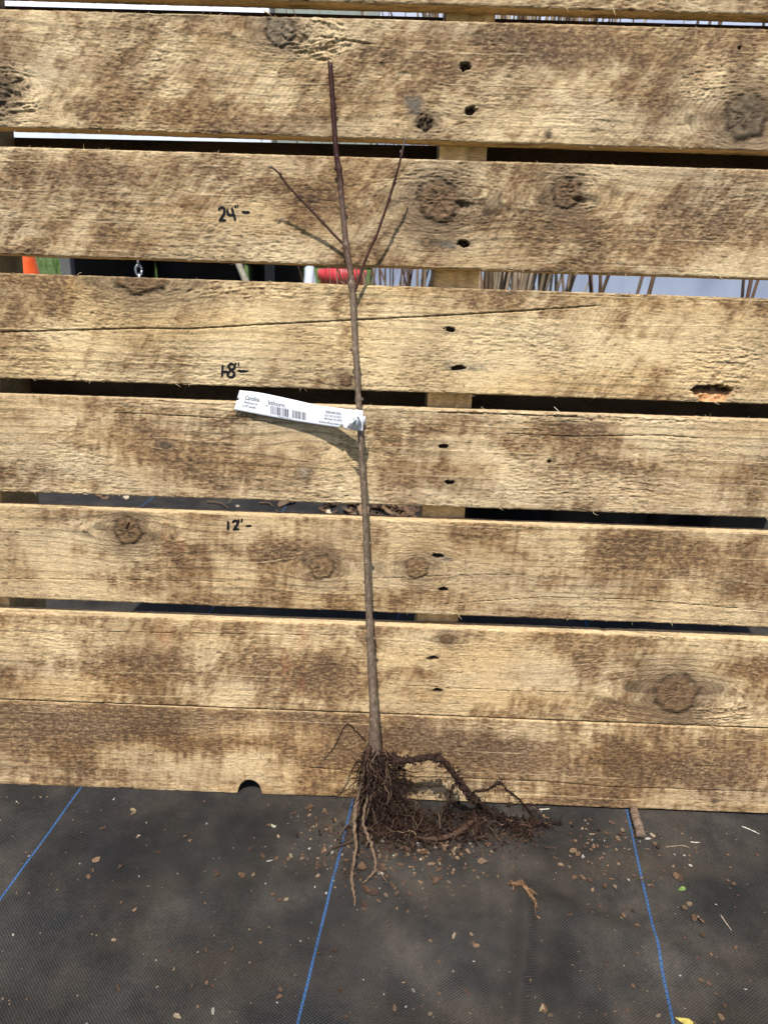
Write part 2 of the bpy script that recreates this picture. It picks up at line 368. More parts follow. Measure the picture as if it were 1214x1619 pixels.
LIGHTSPOT = {1: [(60, 60, 70, 40, .4), (520, 65, 40, 20, .6)], 2: [(380, 345, 80, 45, 1.0)], 7: [(390, 1195, 60, 28, .6), (480, 1185, 40, 26, .5), (700, 1250, 400, 10, .4), (250, 1215, 60, 10, .4)], 6: [(740, 1085, 160, 22, .4), (60, 1085, 90, 12, .3)], 5: [(380, 832, 40, 22, .8), (750, 890, 60, 22, .35), (90, 835, 80, 15, .3)], 4: [(380, 640, 330, 8, .4)], 3: [(300, 545, 300, 30, .3), (370, 588, 50, 25, .6)]}
HEIGHT = {}

def board_fields(k, UU, SS, s_bot, s_top):
    seed = 100 * (k + 3)
    V = (SS - s_bot) / (s_top - s_bot)
    warp = np.zeros_like(UU); knot_col = []; h = np.zeros_like(UU)
    px2m = lambda q: q / 1.62
    kn = []
    for (px, py, r, asp, kind) in KN.get(k, []):
        u0, s0 = wuv(px, py); r_ = r / (1214 / 0.755) * (1 + .0002 * (py - 600)); kn.append((u0, s0, r_, asp, kind))
    for u0, s0, r_, asp, kind in kn:
        du = UU - u0; dv = SS - s0
        g = np.exp(-(du / (3.6 * r_)) ** 2)
        warp += np.sign(dv + 1e-9) * -1 * r_ * 1.25 * g * np.exp(-abs(dv) / (2.2 * r_)) * np.clip(abs(dv) / (r_ * .6), 0, 1)
    wob = .010 * (fbm(UU * 2.2, SS * 4, seed + 1, 3) - .5) + .002 * (fbm(UU * 14, SS * 25, seed + 2, 3) - .5)
    G = SS + warp + wob
    low = fbm(UU * 5, G * 22, seed + 3, 4)
    light = np.array((.585, .458, .282)); warm = np.array((.510, .368, .198)); grey = np.array((.46, .372, .255))
    c = np.ones(UU.shape + (3,)) * light
    c = mix(c, warm, .75 * ss(.40, .75, low)); c = mix(c, grey, .7 * ss(.45, .8, fbm(UU * 4, SS * 16, seed + 4, 4)))
    # growth ring lines
    per = .0085 + .004 * vn(SS * 0 + k, G * 20, seed)
    ph = (G / .0085 + 1.5 * fbm(UU * 1.5, G * 30, seed + 5, 2)) % 1.0
    ring = ss(.55, .93, ph) * (1 - ss(.95, 1.0, ph))
    ringm = .35 + .65 * ss(.4, .65, fbm(UU * 3, SS * 8, seed + 6, 2))
    c = c * (1 - .42 * ring * ringm)[..., None] * np.array((1, .98, .95))
    # raised fibres and torn grain
    wv = .0009 * (fbm(UU * 130, SS * 130, seed + 34, 2) - .5) + .0016 * (fbm(UU * 35, SS * 45, seed + 35, 2) - .5)
    gg = G + wv
    uq = UU + .004 * (fbm(UU * 60, SS * 160, seed + 36, 2) - .5)
    f1 = vn(uq * 60, gg * 620, seed + 7); f2 = fbm(uq * 190, gg * 480, seed + 8, 2, .75); f3 = vn(uq * 260, gg * 620, seed + 9)
    ridg = 1 - abs(2 * fbm(uq * 170, gg * 430, seed + 10, 2, .65) - 1)
    patch = ss(.35, .65, fbm(UU * 10, SS * 18, seed + 11, 3))
    hairy = (.45 + .85 * patch) * {5: .6, 6: .7, 7: .55}.get(k, 1.0)
    h += hairy * (.00042 * (ridg - .7) + .00042 * (f2 - .5) + .00030 * (f3 - .5)) + .0008 * (fbm(UU * 7, SS * 20, seed + 12, 3) - .5)
    h += .0004 * (fbm(UU * 24, SS * 60, seed + 40, 2) - .5)
    c = c * (.84 + .32 * f1)[..., None] * (.90 + .2 * f3)[..., None]
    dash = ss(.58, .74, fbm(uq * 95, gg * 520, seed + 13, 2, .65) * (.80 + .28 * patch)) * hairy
    h -= .00045 * dash; c = c * (1 - .38 * np.clip(dash, 0, 1))[..., None]  # torn dashes darkened in colour: grain dirt plus the shade of each recess
    # saw kerf lines, slanting
    ang = R({1: 52, 2: 57, 3: 62, 4: 80, 5: 84, 6: 66, 7: 88}.get(k, 60))
    ax = UU * math.sin(ang) - SS * math.cos(ang); al = UU * math.cos(ang) + SS * math.sin(ang)
    kerf = np.sin(2 * math.pi * ax / .0042 + 2 * fbm(UU * 9, SS * 9, seed + 14, 2) * 3)
    kmask = ss(.45, .62, fbm(UU * 7 + 4, SS * 13, seed + 15, 2)) * {1: 1, 2: 1, 3: .8}.get(k, .55)
    h += .00011 * kerf * kmask; c = c * (1 - .055 * (kerf > .45) * kmask)[..., None]
    # grime: blotches, slanting smears, speckle
    amt = STAIN[k]
    blot = fbm(UU * 7, SS * 15, seed + 16, 6, .64)
    sm = fbm(ax * 55 + 4 * blot, al * 13, seed + 17, 4, .6)
    m = (.70 * blot + .30 * sm) if k <= 3 else (.80 * blot + .20 * sm)
    mloc = np.zeros_like(UU)
    def ell(lst, out, sign):
        for (px, py, rx, ry, a) in lst:
            u0, s0 = wuv(px, py); q = ((UU - u0) / (rx / 1580)) ** 2 + ((SS - s0) / (ry / 1580)) ** 2
            out += sign * a * np.exp(-q * .8)
    ell(DARKSPOT.get(k, []), mloc, .26 if k < 5 else .36); ell(LIGHTSPOT.get(k, []), mloc, -.22)
    thr = .615 - .22 * amt
    mm = m + mloc * .72 + .16 * (fbm(ax * 150, al * 34, seed + 38, 2, .7) - .5) + (.14 * (fbm(UU * 110, SS * 16, seed + 39, 3) - .5) if k >= 6 else 0)
    spk = fbm(uq * 150, gg * 420, seed + 18, 2, .7)
    spk2 = fbm(UU * 420, SS * 460, seed + 19, 2, .6)
    m1 = ss(thr - .11, thr + .12, mm) * (.70 + .38 * ss(.3, .7, spk)) * (.80 + .38 * spk2)
    m2 = ss(thr + .04, thr + .22, mm + .16 * (spk - .5)) * ss(.25, .65, .5 * spk + .5 * spk2)
    tint = np.array((.405, .315, .250)) * (.85 + .35 * fbm(UU * 20, SS * 20, seed + 20, 2))[..., None]
    m1 = np.clip(m1, 0, 1)[..., None]
    c = c * (1 - m1) + c * tint * m1
    c = mix(c, (.075, .050, .036), np.clip(.72 * m2, 0, .9))
    film = ss(.36, .70, fbm(UU * 14, SS * 9, seed + 21, 4)); c = c * (1 - film[..., None] * np.array((.22, .25, .27)))
    specks = ss(.74, .84, vn(UU * 230 + 3 * spk, SS * 260, seed + 22)) * ss(.45, .6, fbm(UU * 16, SS * 16, seed + 23, 2))
    c = c * (1 - .55 * specks)[..., None]
    pale = ss(.60, .78, vn(uq * 45 + 9, gg * 260, seed + 24)) * ss(.42, .6, fbm(UU * 12, SS * 14, seed + 25, 2)); c = mix(c, (.60, .47, .30), .30 * pale * (1 - m1[..., 0]))
    gl = abs(((G / .026) % 1.0) - .5) ; vein = ss(.022, .006, gl) * ss(.5, .62, fbm(UU * 6, SS * 12, seed + 37, 2))
    c = mix(c, (.62, .48, .29), .55 * vein); h += .0004 * vein
    # torn patches
    for (px, py, rx, ry, a) in TORN.get(k, []):
        u0, s0 = wuv(px, py); q = ((UU - u0) / (rx / 1600)) ** 2 + ((SS - s0) / (ry / 1600)) ** 2
        w = ss(1.3, .25, q + .5 * (fbm(UU * 40, SS * 70, seed + 26, 2) - .5))
        tr = fbm(UU * 45 + 6 * (fbm(UU * 60, SS * 60, seed + 33, 2) - .5), gg * 230, seed + 27, 3, .55); rr = 1 - abs(2 * tr - 1)
        h += w * a * (.0022 * (rr - .72) + .0018 * (vn(UU * 70, gg * 420, seed + 28) - .5))
        c = mix(c, (.60, .46, .28), .55 * min(a, 1) * w * ss(.6, .9, rr)); c = mix(c, (.16, .10, .06), .65 * min(a, 1) * w * ss(.62, .35, rr))
    # knots
    for i, (u0, s0, r_, asp, kind) in enumerate(kn):
        du = (UU - u0) / asp; dv = SS - s0
        th = np.arctan2(dv, du); wobk = 1 + .14 * (vn(np.cos(th) * 1.3 + 5 * i, np.sin(th) * 2 + k, seed + 50) - .5) * 2
        rho = np.sqrt(du ** 2 + dv ** 2) / (r_ * wobk)
        if kind == 'hole':
            w = ss(1.25, .8, rho); h -= .003 * w; c = mix(c, (.02, .014, .01), w); continue
        inner = ss(1.16, .86, rho + .35 * (fbm(UU * 150, SS * 190, seed + 56, 2) - .5)); halo = ss(2.7, 1.0, rho * (1 + .5 * (fbm(UU * 45, SS * 60, seed + 58, 3) - .5))) * (1 - inner)
        if kind == 'faint':
            c = mix(c, (.30, .20, .11), .55 * ss(2.4, .2, rho)); c = c * (1 - .22 * ss(2.4, 1., rho) * (np.sin(rho * 11) > .3))[..., None]; continue
        kc = {'grey': (.190, .148, .098), 'dark': (.125, .090, .058), 'brown': (.165, .104, .058), 'ring': (.215, .138, .074), 'pale': (.36, .28, .19), 'open': (.10, .066, .04)}[kind]
        rg = .5 + .5 * np.sin(rho * (9 if r_ > .008 else 6) + 2.4 * fbm(UU * 90, SS * 90, seed + 52, 2))
        rough = fbm(UU * 200, SS * 200, seed + 53, 3, .7)
        kcol = np.array(kc) * (.70 + .36 * rg + .85 * (rough - .45))[..., None]
        c = mix(c, (.180, .122, .074), .80 * halo * {'ring': .7, 'pale': .8}.get(kind, 1.0))
        rho2 = np.sqrt((du / 1.55) ** 2 + dv ** 2) / r_ * (1 + .10 * (fbm(UU * 30, SS * 30, seed + 57, 2) - .5))
        halo2 = ss(3.6 if r_ < .012 else 2.9, 1.1, rho2) * (1 - inner)
        swirl = ss(.35, .95, .5 + .5 * np.sin(rho2 * r_ / .0030 * 2 * math.pi + 3 * fbm(UU * 40, SS * 40, seed + 54, 2))); c = c * (1 - .17 * halo2 * swirl)[..., None] * (1 - .30 * halo2 * ring)[..., None]
        halo = np.maximum(halo, halo2)
        h += .00022 * swirl * halo
        kcol = kcol * (1 - .35 * ss(.55, 1.0, rho))[..., None]; c = c * (1 - inner[..., None]) + kcol * inner[..., None]
        rim = np.exp(-((rho - 1.0 + .25 * (rough - .5)) / .12) ** 2) * (.45 + .55 * ss(.30, .55, vn(th * 1.6 + 9, th * 0 + i, seed + 55))); c = mix(c, (.05, .032, .02),   .75 * rim * (.6 if kind in ('ring', 'pale') else 1))
        h -= .0015 * rim * (r_ > .006)
        h += inner * (.0015 * (rough - .5) + .0003 * rg + (.0005 if kind in ('brown', 'dark', 'grey') else .0004) - (.0030 * (rough > .5) if kind == 'open' else 0))
        # radial drying checks
        if r_ > .010:
            g = np.random.RandomState(seed + i)
            for q in range(7 if kind != 'ring' else 3):
                a0 = g.rand() * 6.28; d = abs((th - a0 + .35 * (vn(rho * 4, rho * 0 + q, seed) - .5) + math.pi) % (2 * math.pi) - math.pi)
                w = ss(.00075, .0002, d * rho * r_) * inner * ss(.05, .2, rho) * (rho < .55 + .4 * g.rand())
                h -= .0008 * w; c = mix(c, (.05, .03, .018), .6 * w)
    # hollows beside the two knots of the second board, their shade painted dark
    if k == 2:
        for px, py, rx, ry in ((737, 325, 17, 6), (922, 317, 15, 4)):
            u0, s0 = wuv(px, py); q = ((UU - u0) / (rx / 1620)) ** 2 + ((SS - s0 + .12 * (UU - u0)) / (ry / 1620)) ** 2
            w = ss(1.6, .1, q) * ss(rx / 1620 * 1.3, -rx / 1620 * .6, UU - u0); h -= .0055 * w; c = mix(c, (.10, .065, .04), .6 * w)
    # knocked out knot at the lower edge of the third board
    if k == 3:
        u0, s0 = wuv(1126, 622); q = (abs(UU - u0) / .0185) ** 2.4 + (abs(SS - s0) / .0085) ** 2.2 + 1.7 * (fbm(UU * 130, SS * 130, 77, 3) - .5)
        w = ss(1.15, .8, q); h -= w * (.004 + .010 * ss(-.002, .004, SS - s0) + .006 * fbm(UU * 190, SS * 150, 78, 3))
        up_ = ss(.001, .005, SS - s0 + .006 * (fbm(UU * 160, SS * 60, 76, 2) - .5))
        c = mix(c, (.46, .23, .105), .9 * w * (1 - up_)); c = mix(c, (.035, .022, .015), .92 * w * up_)
        chip = w * (fbm(UU * 170, SS * 120, 79, 2) > .55); c = mix(c, (.58, .36, .2), .6 * chip * (1 - up_))
    # cracks
    for pts, wpx in CR.get(k, []):
        P = np.array([wuv(*p) for p in pts]); uu = UU
        s_line = np.interp(uu, P[:, 0], P[:, 1]) if abs(P[-1, 0] - P[0, 0]) > .01 else None
        if s_line is not None:
            s_line = s_line + .0007 * (fbm(uu * 60, uu * 0, seed + 60, 3) - .5)
            inside = ss(P[0, 0] - .002, P[0, 0] + .004, uu) * ss(P[-1, 0] + .002, P[-1, 0] - .02, uu)
            d = abs(SS - s_line); w_ = wpx * .00082 * (.6 + .8 * vn(uu * 50, uu * 0, seed + 61))
            w = ss(w_ * 1.5, w_ * .4, d) * inside
        else:
            u_line = np.interp(SS, np.sort(P[:, 1]), P[np.argsort(P[:, 1]), 0])
            w = ss(.0012, .0004, abs(UU - u_line)) * (SS > P[:, 1].min()) * (SS < P[:, 1].max())
        deep = min(wpx, 1)
        h -= .0042 * deep * w; c = mix(c, (.025, .017, .012), .9 * w * deep)
    # nail holes
    for (px, py, rx, ry, sl) in NAILS.get(k, []):
        u0, s0 = wuv(px, py); du = UU - u0; dv = SS - s0 - sl * .12 * du
        q = np.sqrt((du / (rx / 1640)) ** 2 + (dv / (ry / 1640)) ** 2) + .9 * (fbm(UU * 300, SS * 500, seed + 70, 2) - .5)
        w = ss(1.08, .82, q); h -= .0095 * w; c = mix(c, (.018, .012, .009), .95 * w)
        st = ss(2.2, 1.0, q); c = mix(c, (.14, .105, .075), .30 * st * (1 - w))
        fl = ss(1.5, 1.1, q) * (1 - w); h += .0005 * fl * (fbm(UU * 200, SS * 400, seed + 71, 2) - .3)
    for lst, cc, am in ((RED.get(k, []), (.27, .075, .035), .6), (BLUE.get(k, []), (.105, .098, .085), .8)):
        for (px, py, rx, ry) in lst:
            u0, s0 = wuv(px, py); q = ((UU - u0) / (rx / 1600)) ** 2 + ((SS - s0) / (ry / 1600)) ** 2
            c = mix(c, cc, am * ss(2.2, .0, q) * ss(.3, .75, fbm(UU * 60, SS * 45, seed + 72, 4)) * (.45 if cc[0] > .2 else 1))
    if k == 1:                                   # small plugged mark beside the rust streak
        u0, s0 = wuv(640, 120); w = (abs(UU - u0) < .006) & (abs(SS - s0) < .0032); h -= .0012 * w; c = mix(c, (.52, .40, .25), .5 * w)
    c = c * np.array({1: (1, 1, 1), 2: (.96, .96, .97), 3: (1.08, 1.07, 1.02), 4: (.99, .99, 1.0), 5: (.97, .94, .90), 6: (1.03, 1.0, .95), 7: (1.0, .97, .93)}.get(k, (1, 1, 1)))
    # worn arrises
    dE = np.minimum(SS - s_bot, s_top - SS); e0 = .0011 + .0012 * fbm(UU * 50, UU * 0 + k, seed + 80, 3)
    h -= np.clip(1 - dE / e0, 0, 1) ** 2 * (.0010 + .0018 * ss(.55, .8, fbm(UU * 24, UU * 0, seed + 81, 3)))
    c = mix(c, (.50, .37, .20), .45 * np.clip(1 - dE / .0016, 0, 1) * ss(.4, .6, fbm(UU * 40, SS * 0, seed + 82, 2)))
    return h, c

def make_board(k, fine=True):
    seed = 100 * (k + 3)
    if fine:
        ua = np.concatenate([np.linspace(UL, -.425, 6)[:-1], np.linspace(-.425, .44, 900), np.linspace(.44, UR, 46)[1:]])
        nv = 128
    else:
        ua = np.linspace(UL, UR, 200); nv = 24
    jl, jr = UL + .004 * rnd.random(), UR - .004 * rnd.random()
    ua = jl + (ua - UL) * (jr - jl) / (UR - UL)
    if fine and k == 7:                          # finer columns where the round notch is
        n0 = wuv(395, 1240)[0]; ua = np.unique(np.concatenate([ua, n0 + np.linspace(-.0145, .0145, 70)]))
    top = line_s(LINES[k][0], ua) + .0009 * (fbm(ua * 9, ua * 0, seed + 90, 3) - .5) + .0007 * (fbm(ua * 120, ua * 0, seed + 91, 3) - .5)
    bot = line_s(LINES[k][1], ua) + .0009 * (fbm(ua * 9, ua * 0, seed + 92, 3) - .5) + .0007 * (fbm(ua * 120, ua * 0, seed + 93, 3) - .5)
    if k == 6: top -= .0012 * ss(.5, .7, fbm(ua * 45, ua * 0, 95, 2)) * (abs(ua - .25) < .06)
    if k == 7:
        n0, s0 = wuv(395, 1243); q = 1 - ((ua - n0) / .0138) ** 2
        bot = bot + np.where(q > 0, np.sqrt(np.clip(q, 0, 1)) * .0172, 0)
        n1 = wuv(200, 1237)[0]; bot += .0012 * ss(.011, .006, abs(ua - n1))
    tv = np.linspace(0, 1, nv)
    if fine: tv = np.concatenate([[0, .004, .009, .014], np.linspace(.02, .98, nv - 8), [.986, .991, .996, 1]])
    UU = np.tile(ua, (nv, 1)); SB = np.tile(bot, (nv, 1)); ST = np.tile(top, (nv, 1)); SS = SB + (ST - SB) * tv[:, None]
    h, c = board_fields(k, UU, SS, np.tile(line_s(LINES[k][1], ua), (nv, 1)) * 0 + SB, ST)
    HEIGHT[k] = (ua, bot, top, h, tv)
    nu = len(ua)
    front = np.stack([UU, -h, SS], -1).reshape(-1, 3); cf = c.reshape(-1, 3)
    V = [front]; CC = [cf]; Fs = [grid_faces(nu, nv)]; n = len(front)
    def strip(rows, cols):                      # rows: list of (nu,3) arrays, joined in order
        nonlocal n
        r = len(rows); V.append(np.concatenate(rows)); CC.append(np.concatenate(cols)); Fs.append(grid_faces(nu, r) + n); n += r * nu
    nd_ = 7
    yy = np.linspace(0, TH, nd_)
    for edge, idx, sgn in ((top, nv - 1, 1), (bot, 0, -1)):
        rows, cols = [], []
        for j, y in enumerate(yy):
            f = j / (nd_ - 1); y0 = -h[idx]
            nz = .0004 * (fbm(ua * 80, ua * 0 + j, seed + 96, 2) - .5) * (0 < j < nd_ - 1)
            rows.append(np.stack([ua, y0 * (1 - f) + y * 1.0 + 0 * ua, edge + nz], -1))
            tn = .86 + .3 * fbm(ua * 60, ua * 0 + j * 1.7, seed + 97, 3)
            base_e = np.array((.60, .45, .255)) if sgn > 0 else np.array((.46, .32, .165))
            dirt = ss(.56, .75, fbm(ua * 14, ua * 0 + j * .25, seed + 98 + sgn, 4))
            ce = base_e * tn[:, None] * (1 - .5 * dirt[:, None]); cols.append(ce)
        if sgn > 0: strip(rows, cols)
        else: strip(rows[::-1], cols[::-1])
    bk = [np.stack([ua, np.full(nu, TH), e], -1) for e in (top, bot)]
    strip(bk, [np.tile((.26, .19, .12), (nu, 1))] * 2)
    # end grain
    for ci, order in ((0, 1), (nu - 1, -1)):
        a = np.stack([np.full(nv, ua[ci]), -h[:, ci], SS[:, ci]], -1); b = a.copy(); b[:, 1] = TH
        rows = (b, a) if order > 0 else (a, b)
        V.append(np.concatenate(rows)); CC.append(np.tile((.30, .21, .12), (2 * nv, 1))); Fs.append(grid_faces(nv, 2)[:, ::1] + n); n += 2 * nv
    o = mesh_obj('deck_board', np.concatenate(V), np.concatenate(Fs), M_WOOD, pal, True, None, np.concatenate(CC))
    return o
def h_at(k, u, s):
    ua, bot, top, h, tv = HEIGHT[k]
    i = np.clip(np.searchsorted(ua, u), 1, len(ua) - 1); f = (u - ua[i - 1]) / (ua[i] - ua[i - 1])
    v = (s - bot[i]) / (top[i] - bot[i]); j = int(np.clip(np.searchsorted(tv, v) - 1, 0, len(tv) - 2)); g = (v - tv[j]) / (tv[j + 1] - tv[j])
    return (h[j, i - 1] * (1 - f) + h[j, i] * f) * (1 - g) + (h[j + 1, i - 1] * (1 - f) + h[j + 1, i] * f) * g
BOARD = {}
for k in (-1, 0, 1, 2, 3, 4, 5, 6, 7): BOARD[k] = make_board(k, k >= 0)

# a nail head sunk in each hole
for k, lst in NAILS.items():
    for (px, py, rx, ry, sl) in lst:
        u, s = wuv(px, py); v, f = lathe([(.0001, .0012), (.0022, .0010), (.0026, .0003), (.0026, 0), (.0011, -.0004), (.0011, -.007)], 10)
        v = np.stack([v[:, 0], -v[:, 2], v[:, 1]], -1) + (u, .0080, s)
        mesh_obj('nail', v, f, M_NAIL, BOARD[k], True)

# inked inch marks, laid along the wood surface
def strokes(k, lines, w):
    mb = MB()
    for ln in lines:
        P = np.array([wuv(*p) for p in ln]); L = np.sum(np.linalg.norm(np.diff(P, axis=0), axis=1)); n = max(4, int(L / .0006))
        Q = smooth_path(P, n); T = np.gradient(Q, axis=0); T /= np.linalg.norm(T, axis=1)[:, None]; Nn = np.stack([-T[:, 1], T[:, 0]], -1)
        v = []
        for i in range(n):
            e = min(1, .45 + .8 * min(i, n - 1 - i) * .0006 / w)
            ww = w * e * (.85 + .3 * rnd.random())
            for q in (-1, -.5, 0, .5, 1):
                p = Q[i] + Nn[i] * q * ww / 2; v.append((p[0], -(h_at(k, p[0], p[1]) + .00028), p[1]))
        f = [(i * 5 + j, i * 5 + j + 1, i * 5 + j + 6, i * 5 + j + 5) for i in range(n - 1) for j in range(4)]
        mb.add(v, f)
    o = mb.build('written_mark', M_INK, BOARD[k], True); return o
c8 = lambda L: [[(330 + x / 10.117, 300 + y / 10.117) for x, y in q] for q in L]
c5 = lambda L: [[(x / 2, 400 + y / 2) for x, y in q] for q in L]
c7 = lambda L: [[(x / 2, 700 + y / 2) for x, y in q] for q in L]
mk = strokes(2, c8([[(158, 338), (188, 292), (232, 288), (256, 330), (236, 410), (168, 498)], [(168, 498), (220, 488), (285, 488)], [(300, 310), (320, 400), (405, 402)], [(372, 282), (395, 380), (432, 500)],
                    [(425, 245), (436, 300)], [(460, 235), (470, 280)], [(530, 355), (600, 362), (664, 362)]]), .0026)
mk['label'] = 'handwritten inch mark reading 24"- in black marker'
mk = strokes(3, c5([[(705, 352), (704, 372), (703, 393)], [(743, 355), (731, 350), (723, 360), (733, 371), (742, 382), (734, 393), (722, 389), (723, 378), (734, 370), (742, 363), (743, 355)],
                    [(746, 346), (745, 356)], [(755, 346), (755, 357)], [(703, 377), (722, 374)], [(752, 371), (766, 374), (784, 374)], [(764, 374), (772, 370)]]), .0026)
mk['label'] = 'handwritten inch mark reading 18"- in black marker'
mk = strokes(5, c7([[(722, 247), (722, 262), (721, 277)], [(735, 254), (742, 247), (752, 249), (750, 260), (737, 276)], [(737, 276), (746, 273), (758, 274)], [(756, 241), (755, 253)], [(766, 239), (764, 252)], [(777, 263), (786, 263), (796, 262)]]), .0028)
mk['label'] = 'handwritten inch mark reading 12"- in black marker'

# splinters and fuzz along the sawn edges
for k in range(0, 8):
    mb = MB(); g = random.Random(40 + k)
    for i in range(95):
        u = g.uniform(-.42, .43); up = g.random() < .5
        s = line_s(LINES[k][0 if up else 1], u); L = g.choice([.0015, .002, .003, .004, .007]) * g.uniform(.6, 1.3); a = g.uniform(-1.2, 1.2)
        if k == 7 and not up: continue
        sg = 1 if up else -1
        p0 = np.array((u, g.uniform(-.0004, .006), s - sg * .0006)); p1 = p0 + np.array((math.sin(a) * L, -g.uniform(0, .5) * L, sg * abs(math.cos(a)) * L * .6)); pm = (p0 + p1) / 2 + np.array((g.uniform(-1, 1), -.3, g.uniform(-1, 1))) * L * .15
        v, f = tube(smooth_path([p0, pm, p1], 4), [.00028, .0002, .00007], 3)
        q = g.uniform(.7, 1.1); mb.add(v, f, (.55 * q, .43 * q, .27 * q))
    o = mb.build('splinter_fuzz', M_DEB, BOARD[k], False); o['kind'] = 'stuff'
# long loose splinters that stand out of board 6 and 1
def splinter(k, pts, r, tone_):
    v, f = tube(smooth_path([np.array((wuv(x, y)[0], -o_, wuv(x, y)[1])) for x, y, o_ in pts], 7), [r, r * .8, r * .2], 5, .2)
    MB().add(v, f, tone_).build('splinter', M_DEB, BOARD[k], True)
splinter(1, [(418, 18, .0005), (424, 22, .002), (430, 26, .001)], .0009, (.42, .30, .16))
splinter(4, [(875, 643, .002), (880, 648, .004), (886, 653, .003)], .0004, (.6, .55, .45))
splinter(5, [(722, 966, .0005), (726, 974, .002), (730, 978, .003)], .0004, (.5, .38, .2))

# stringers behind the deck and boards on the back
def rough_timber(name, u0, u1, y0, y1, s0, s1, c0, sl=(0, 0), seed=1, ds=.004, axis='z'):
    # timber as a closed shell of gridded faces with a little unevenness
    n1 = max(2, int((s1 - s0) / ds)) if axis == 'z' else max(2, int((u1 - u0) / ds)); mb = MB()
    ring = []
    ts = np.linspace(0, 1, n1)
    prof = []; m = 8
    for i in range(m): prof.append((i / m, 0))
    for i in range(4): prof.append((1, i / 4))
    for i in range(m): prof.append((1 - i / m, 1))
    for i in range(4): prof.append((0, 1 - i / 4))
    prof = np.array(prof); K = len(prof); v = []; cc = []
    for t in ts:
        for a, b in prof:
            y = y0 + (y1 - y0) * b
            if axis == 'z': u = u0 + (u1 - u0) * a; s = s0 + (s1 - s0) * t
            else: u = u0 + (u1 - u0) * t; s = s0 + (s1 - s0) * a + sl[0] + (sl[1] - sl[0]) * t
            v.append((u, y, s))
    v = np.array(v); q1 = v[:, 2] if axis == 'z' else v[:, 0]; q2 = (v[:, 0] if axis == 'z' else v[:, 2]) + v[:, 1]
    nz = fbm(q1 * 20, q2 * 150, seed, 3) - .5; v[:, 1] += .0008 * nz; cc = np.array(c0) * (1 + 1.1 * (fbm(q1 * 14, q2 * 190, seed + 3, 4) - .5))[:, None]
    cc = cc * (1 - .45 * ss(.5, .75, fbm(q1 * 9, q2 * 25, seed + 5, 3)))[:, None]
    f = [(i * K + j, i * K + (j + 1) % K, (i + 1) * K + (j + 1) % K, (i + 1) * K + j) for i in range(n1 - 1) for j in range(K)]
    f += [tuple(reversed(range(K))), tuple((n1 - 1) * K + j for j in range(K))]
    mb.add(v, f, cc); return mb.build(name, M_WOOD, pal, False)
S_TOP = LINES[-1][0][1][1] + .002
YB = TH + .0015
STR = [(-.4545, -.4205), (.0315, .0765), (.499, .543)]
for i, (a, b) in enumerate(STR): rough_timber('stringer', a, b, YB, YB + .087, .002, S_TOP, (.58, .40, .20), seed=300 + i)
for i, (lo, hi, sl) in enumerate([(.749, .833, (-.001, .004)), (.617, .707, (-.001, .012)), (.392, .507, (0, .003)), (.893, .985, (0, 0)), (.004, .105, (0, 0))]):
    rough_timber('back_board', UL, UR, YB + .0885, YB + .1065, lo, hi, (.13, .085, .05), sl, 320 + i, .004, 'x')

# ------------------------------------------------------------------ the bare-root sapling
STEM = [(522, 100, 4.2, .0065), (526, 165, 4.2, .0060), (531, 235, 4.4, .0060), (536, 270, 4.6, .0062), (541, 325, 4.7, .0066), (547, 385, 5.2, .0072), (553, 425, 5.4, .0085),
        (557, 460, 5.6, .0100), (560, 520, 4.9, .0140), (562, 558, 5.0, .017), (566, 620, 4.6, .0215), (570, 690, 4.9, .024), (573, 745, 5.0, .0245), (576, 800, 5.0, .025),
        (579, 860, 5.0, .0255), (581, 920, 5.2, .026), (584, 985, 5.7, .027), (587, 1050, 6.8, .029), (590, 1105, 7.4, .031), (592, 1145, 8.6, .033), (592, 1172, 11.0, .034), (591, 1196, 14.5, .034), (589, 1216, 13, .034)]
base_pt = wall(590, 1200, .034)
root_loc = np.array((base_pt[0], base_pt[1], 0.0))
sap = empty('bare_root_sapling', tuple(root_loc))
tag(sap, 'leafless bare-root sapling with two side twigs and muddy roots, propped against the pallet', 'sapling')
P = np.array([wall(x, y, o_) for x, y, r, o_ in STEM]); PX = np.array([q[2] for q in STEM]) / 1216
dep = np.array([(p - C) @ FW for p in P]); RR = PX * dep * .93
n = 260; SPt = smooth_path(P, n); SPr = np.interp(np.linspace(0, 1, n), np.linspace(0, 1, len(RR)), RR)
ypx = np.interp(np.linspace(0, 1, n), np.linspace(0, 1, len(STEM)), [q[1] for q in STEM])
for node in (268, 388, 452, 556, 632, 745, 860, 985):     # swellings at buds and scars
    SPr = SPr * (1 + .30 * np.exp(-((ypx - node) / 5) ** 2))
SPt = SPt + np.stack([.0006 * (fbm(ypx / 60, ypx * 0, 3, 2) - .5), .0006 * (fbm(ypx / 70, ypx * 0, 4, 2) - .5), 0 * ypx], -1)
v, f = tube(SPt, SPr, 14, .035, 5)
redd = ss(400, 250, ypx); low = ss(1090, 1170, ypx)
cc = np.array((.140, .100, .070))[None] * np.ones((n, 1)); cc = cc * (1 - redd[:, None]) + np.array((.034, .0085, .006)) * redd[:, None]
mid = ss(480, 420, ypx) * (1 - redd); cc = cc * (1 - mid[:, None]) + np.array((.098, .060, .042)) * mid[:, None]
cc = cc * (1 - low[:, None]) + np.array((.105, .072, .052)) * low[:, None]
sd_ = fbm(ypx / 4.0, ypx * 0, 6, 3); cc = cc * (.75 + .5 * sd_)[:, None]
cv = np.repeat(cc, 14, 0); gr = np.random.RandomState(3); cv = cv * (.78 + .44 * gr.rand(len(cv), 1))
len_ = gr.rand(len(cv)) < .03; cv[len_] = cv[len_] * 1.6 + .03          # lenticels
MB().add(v, f, cv).build('stem', M_BARK, sap, True, root_loc)
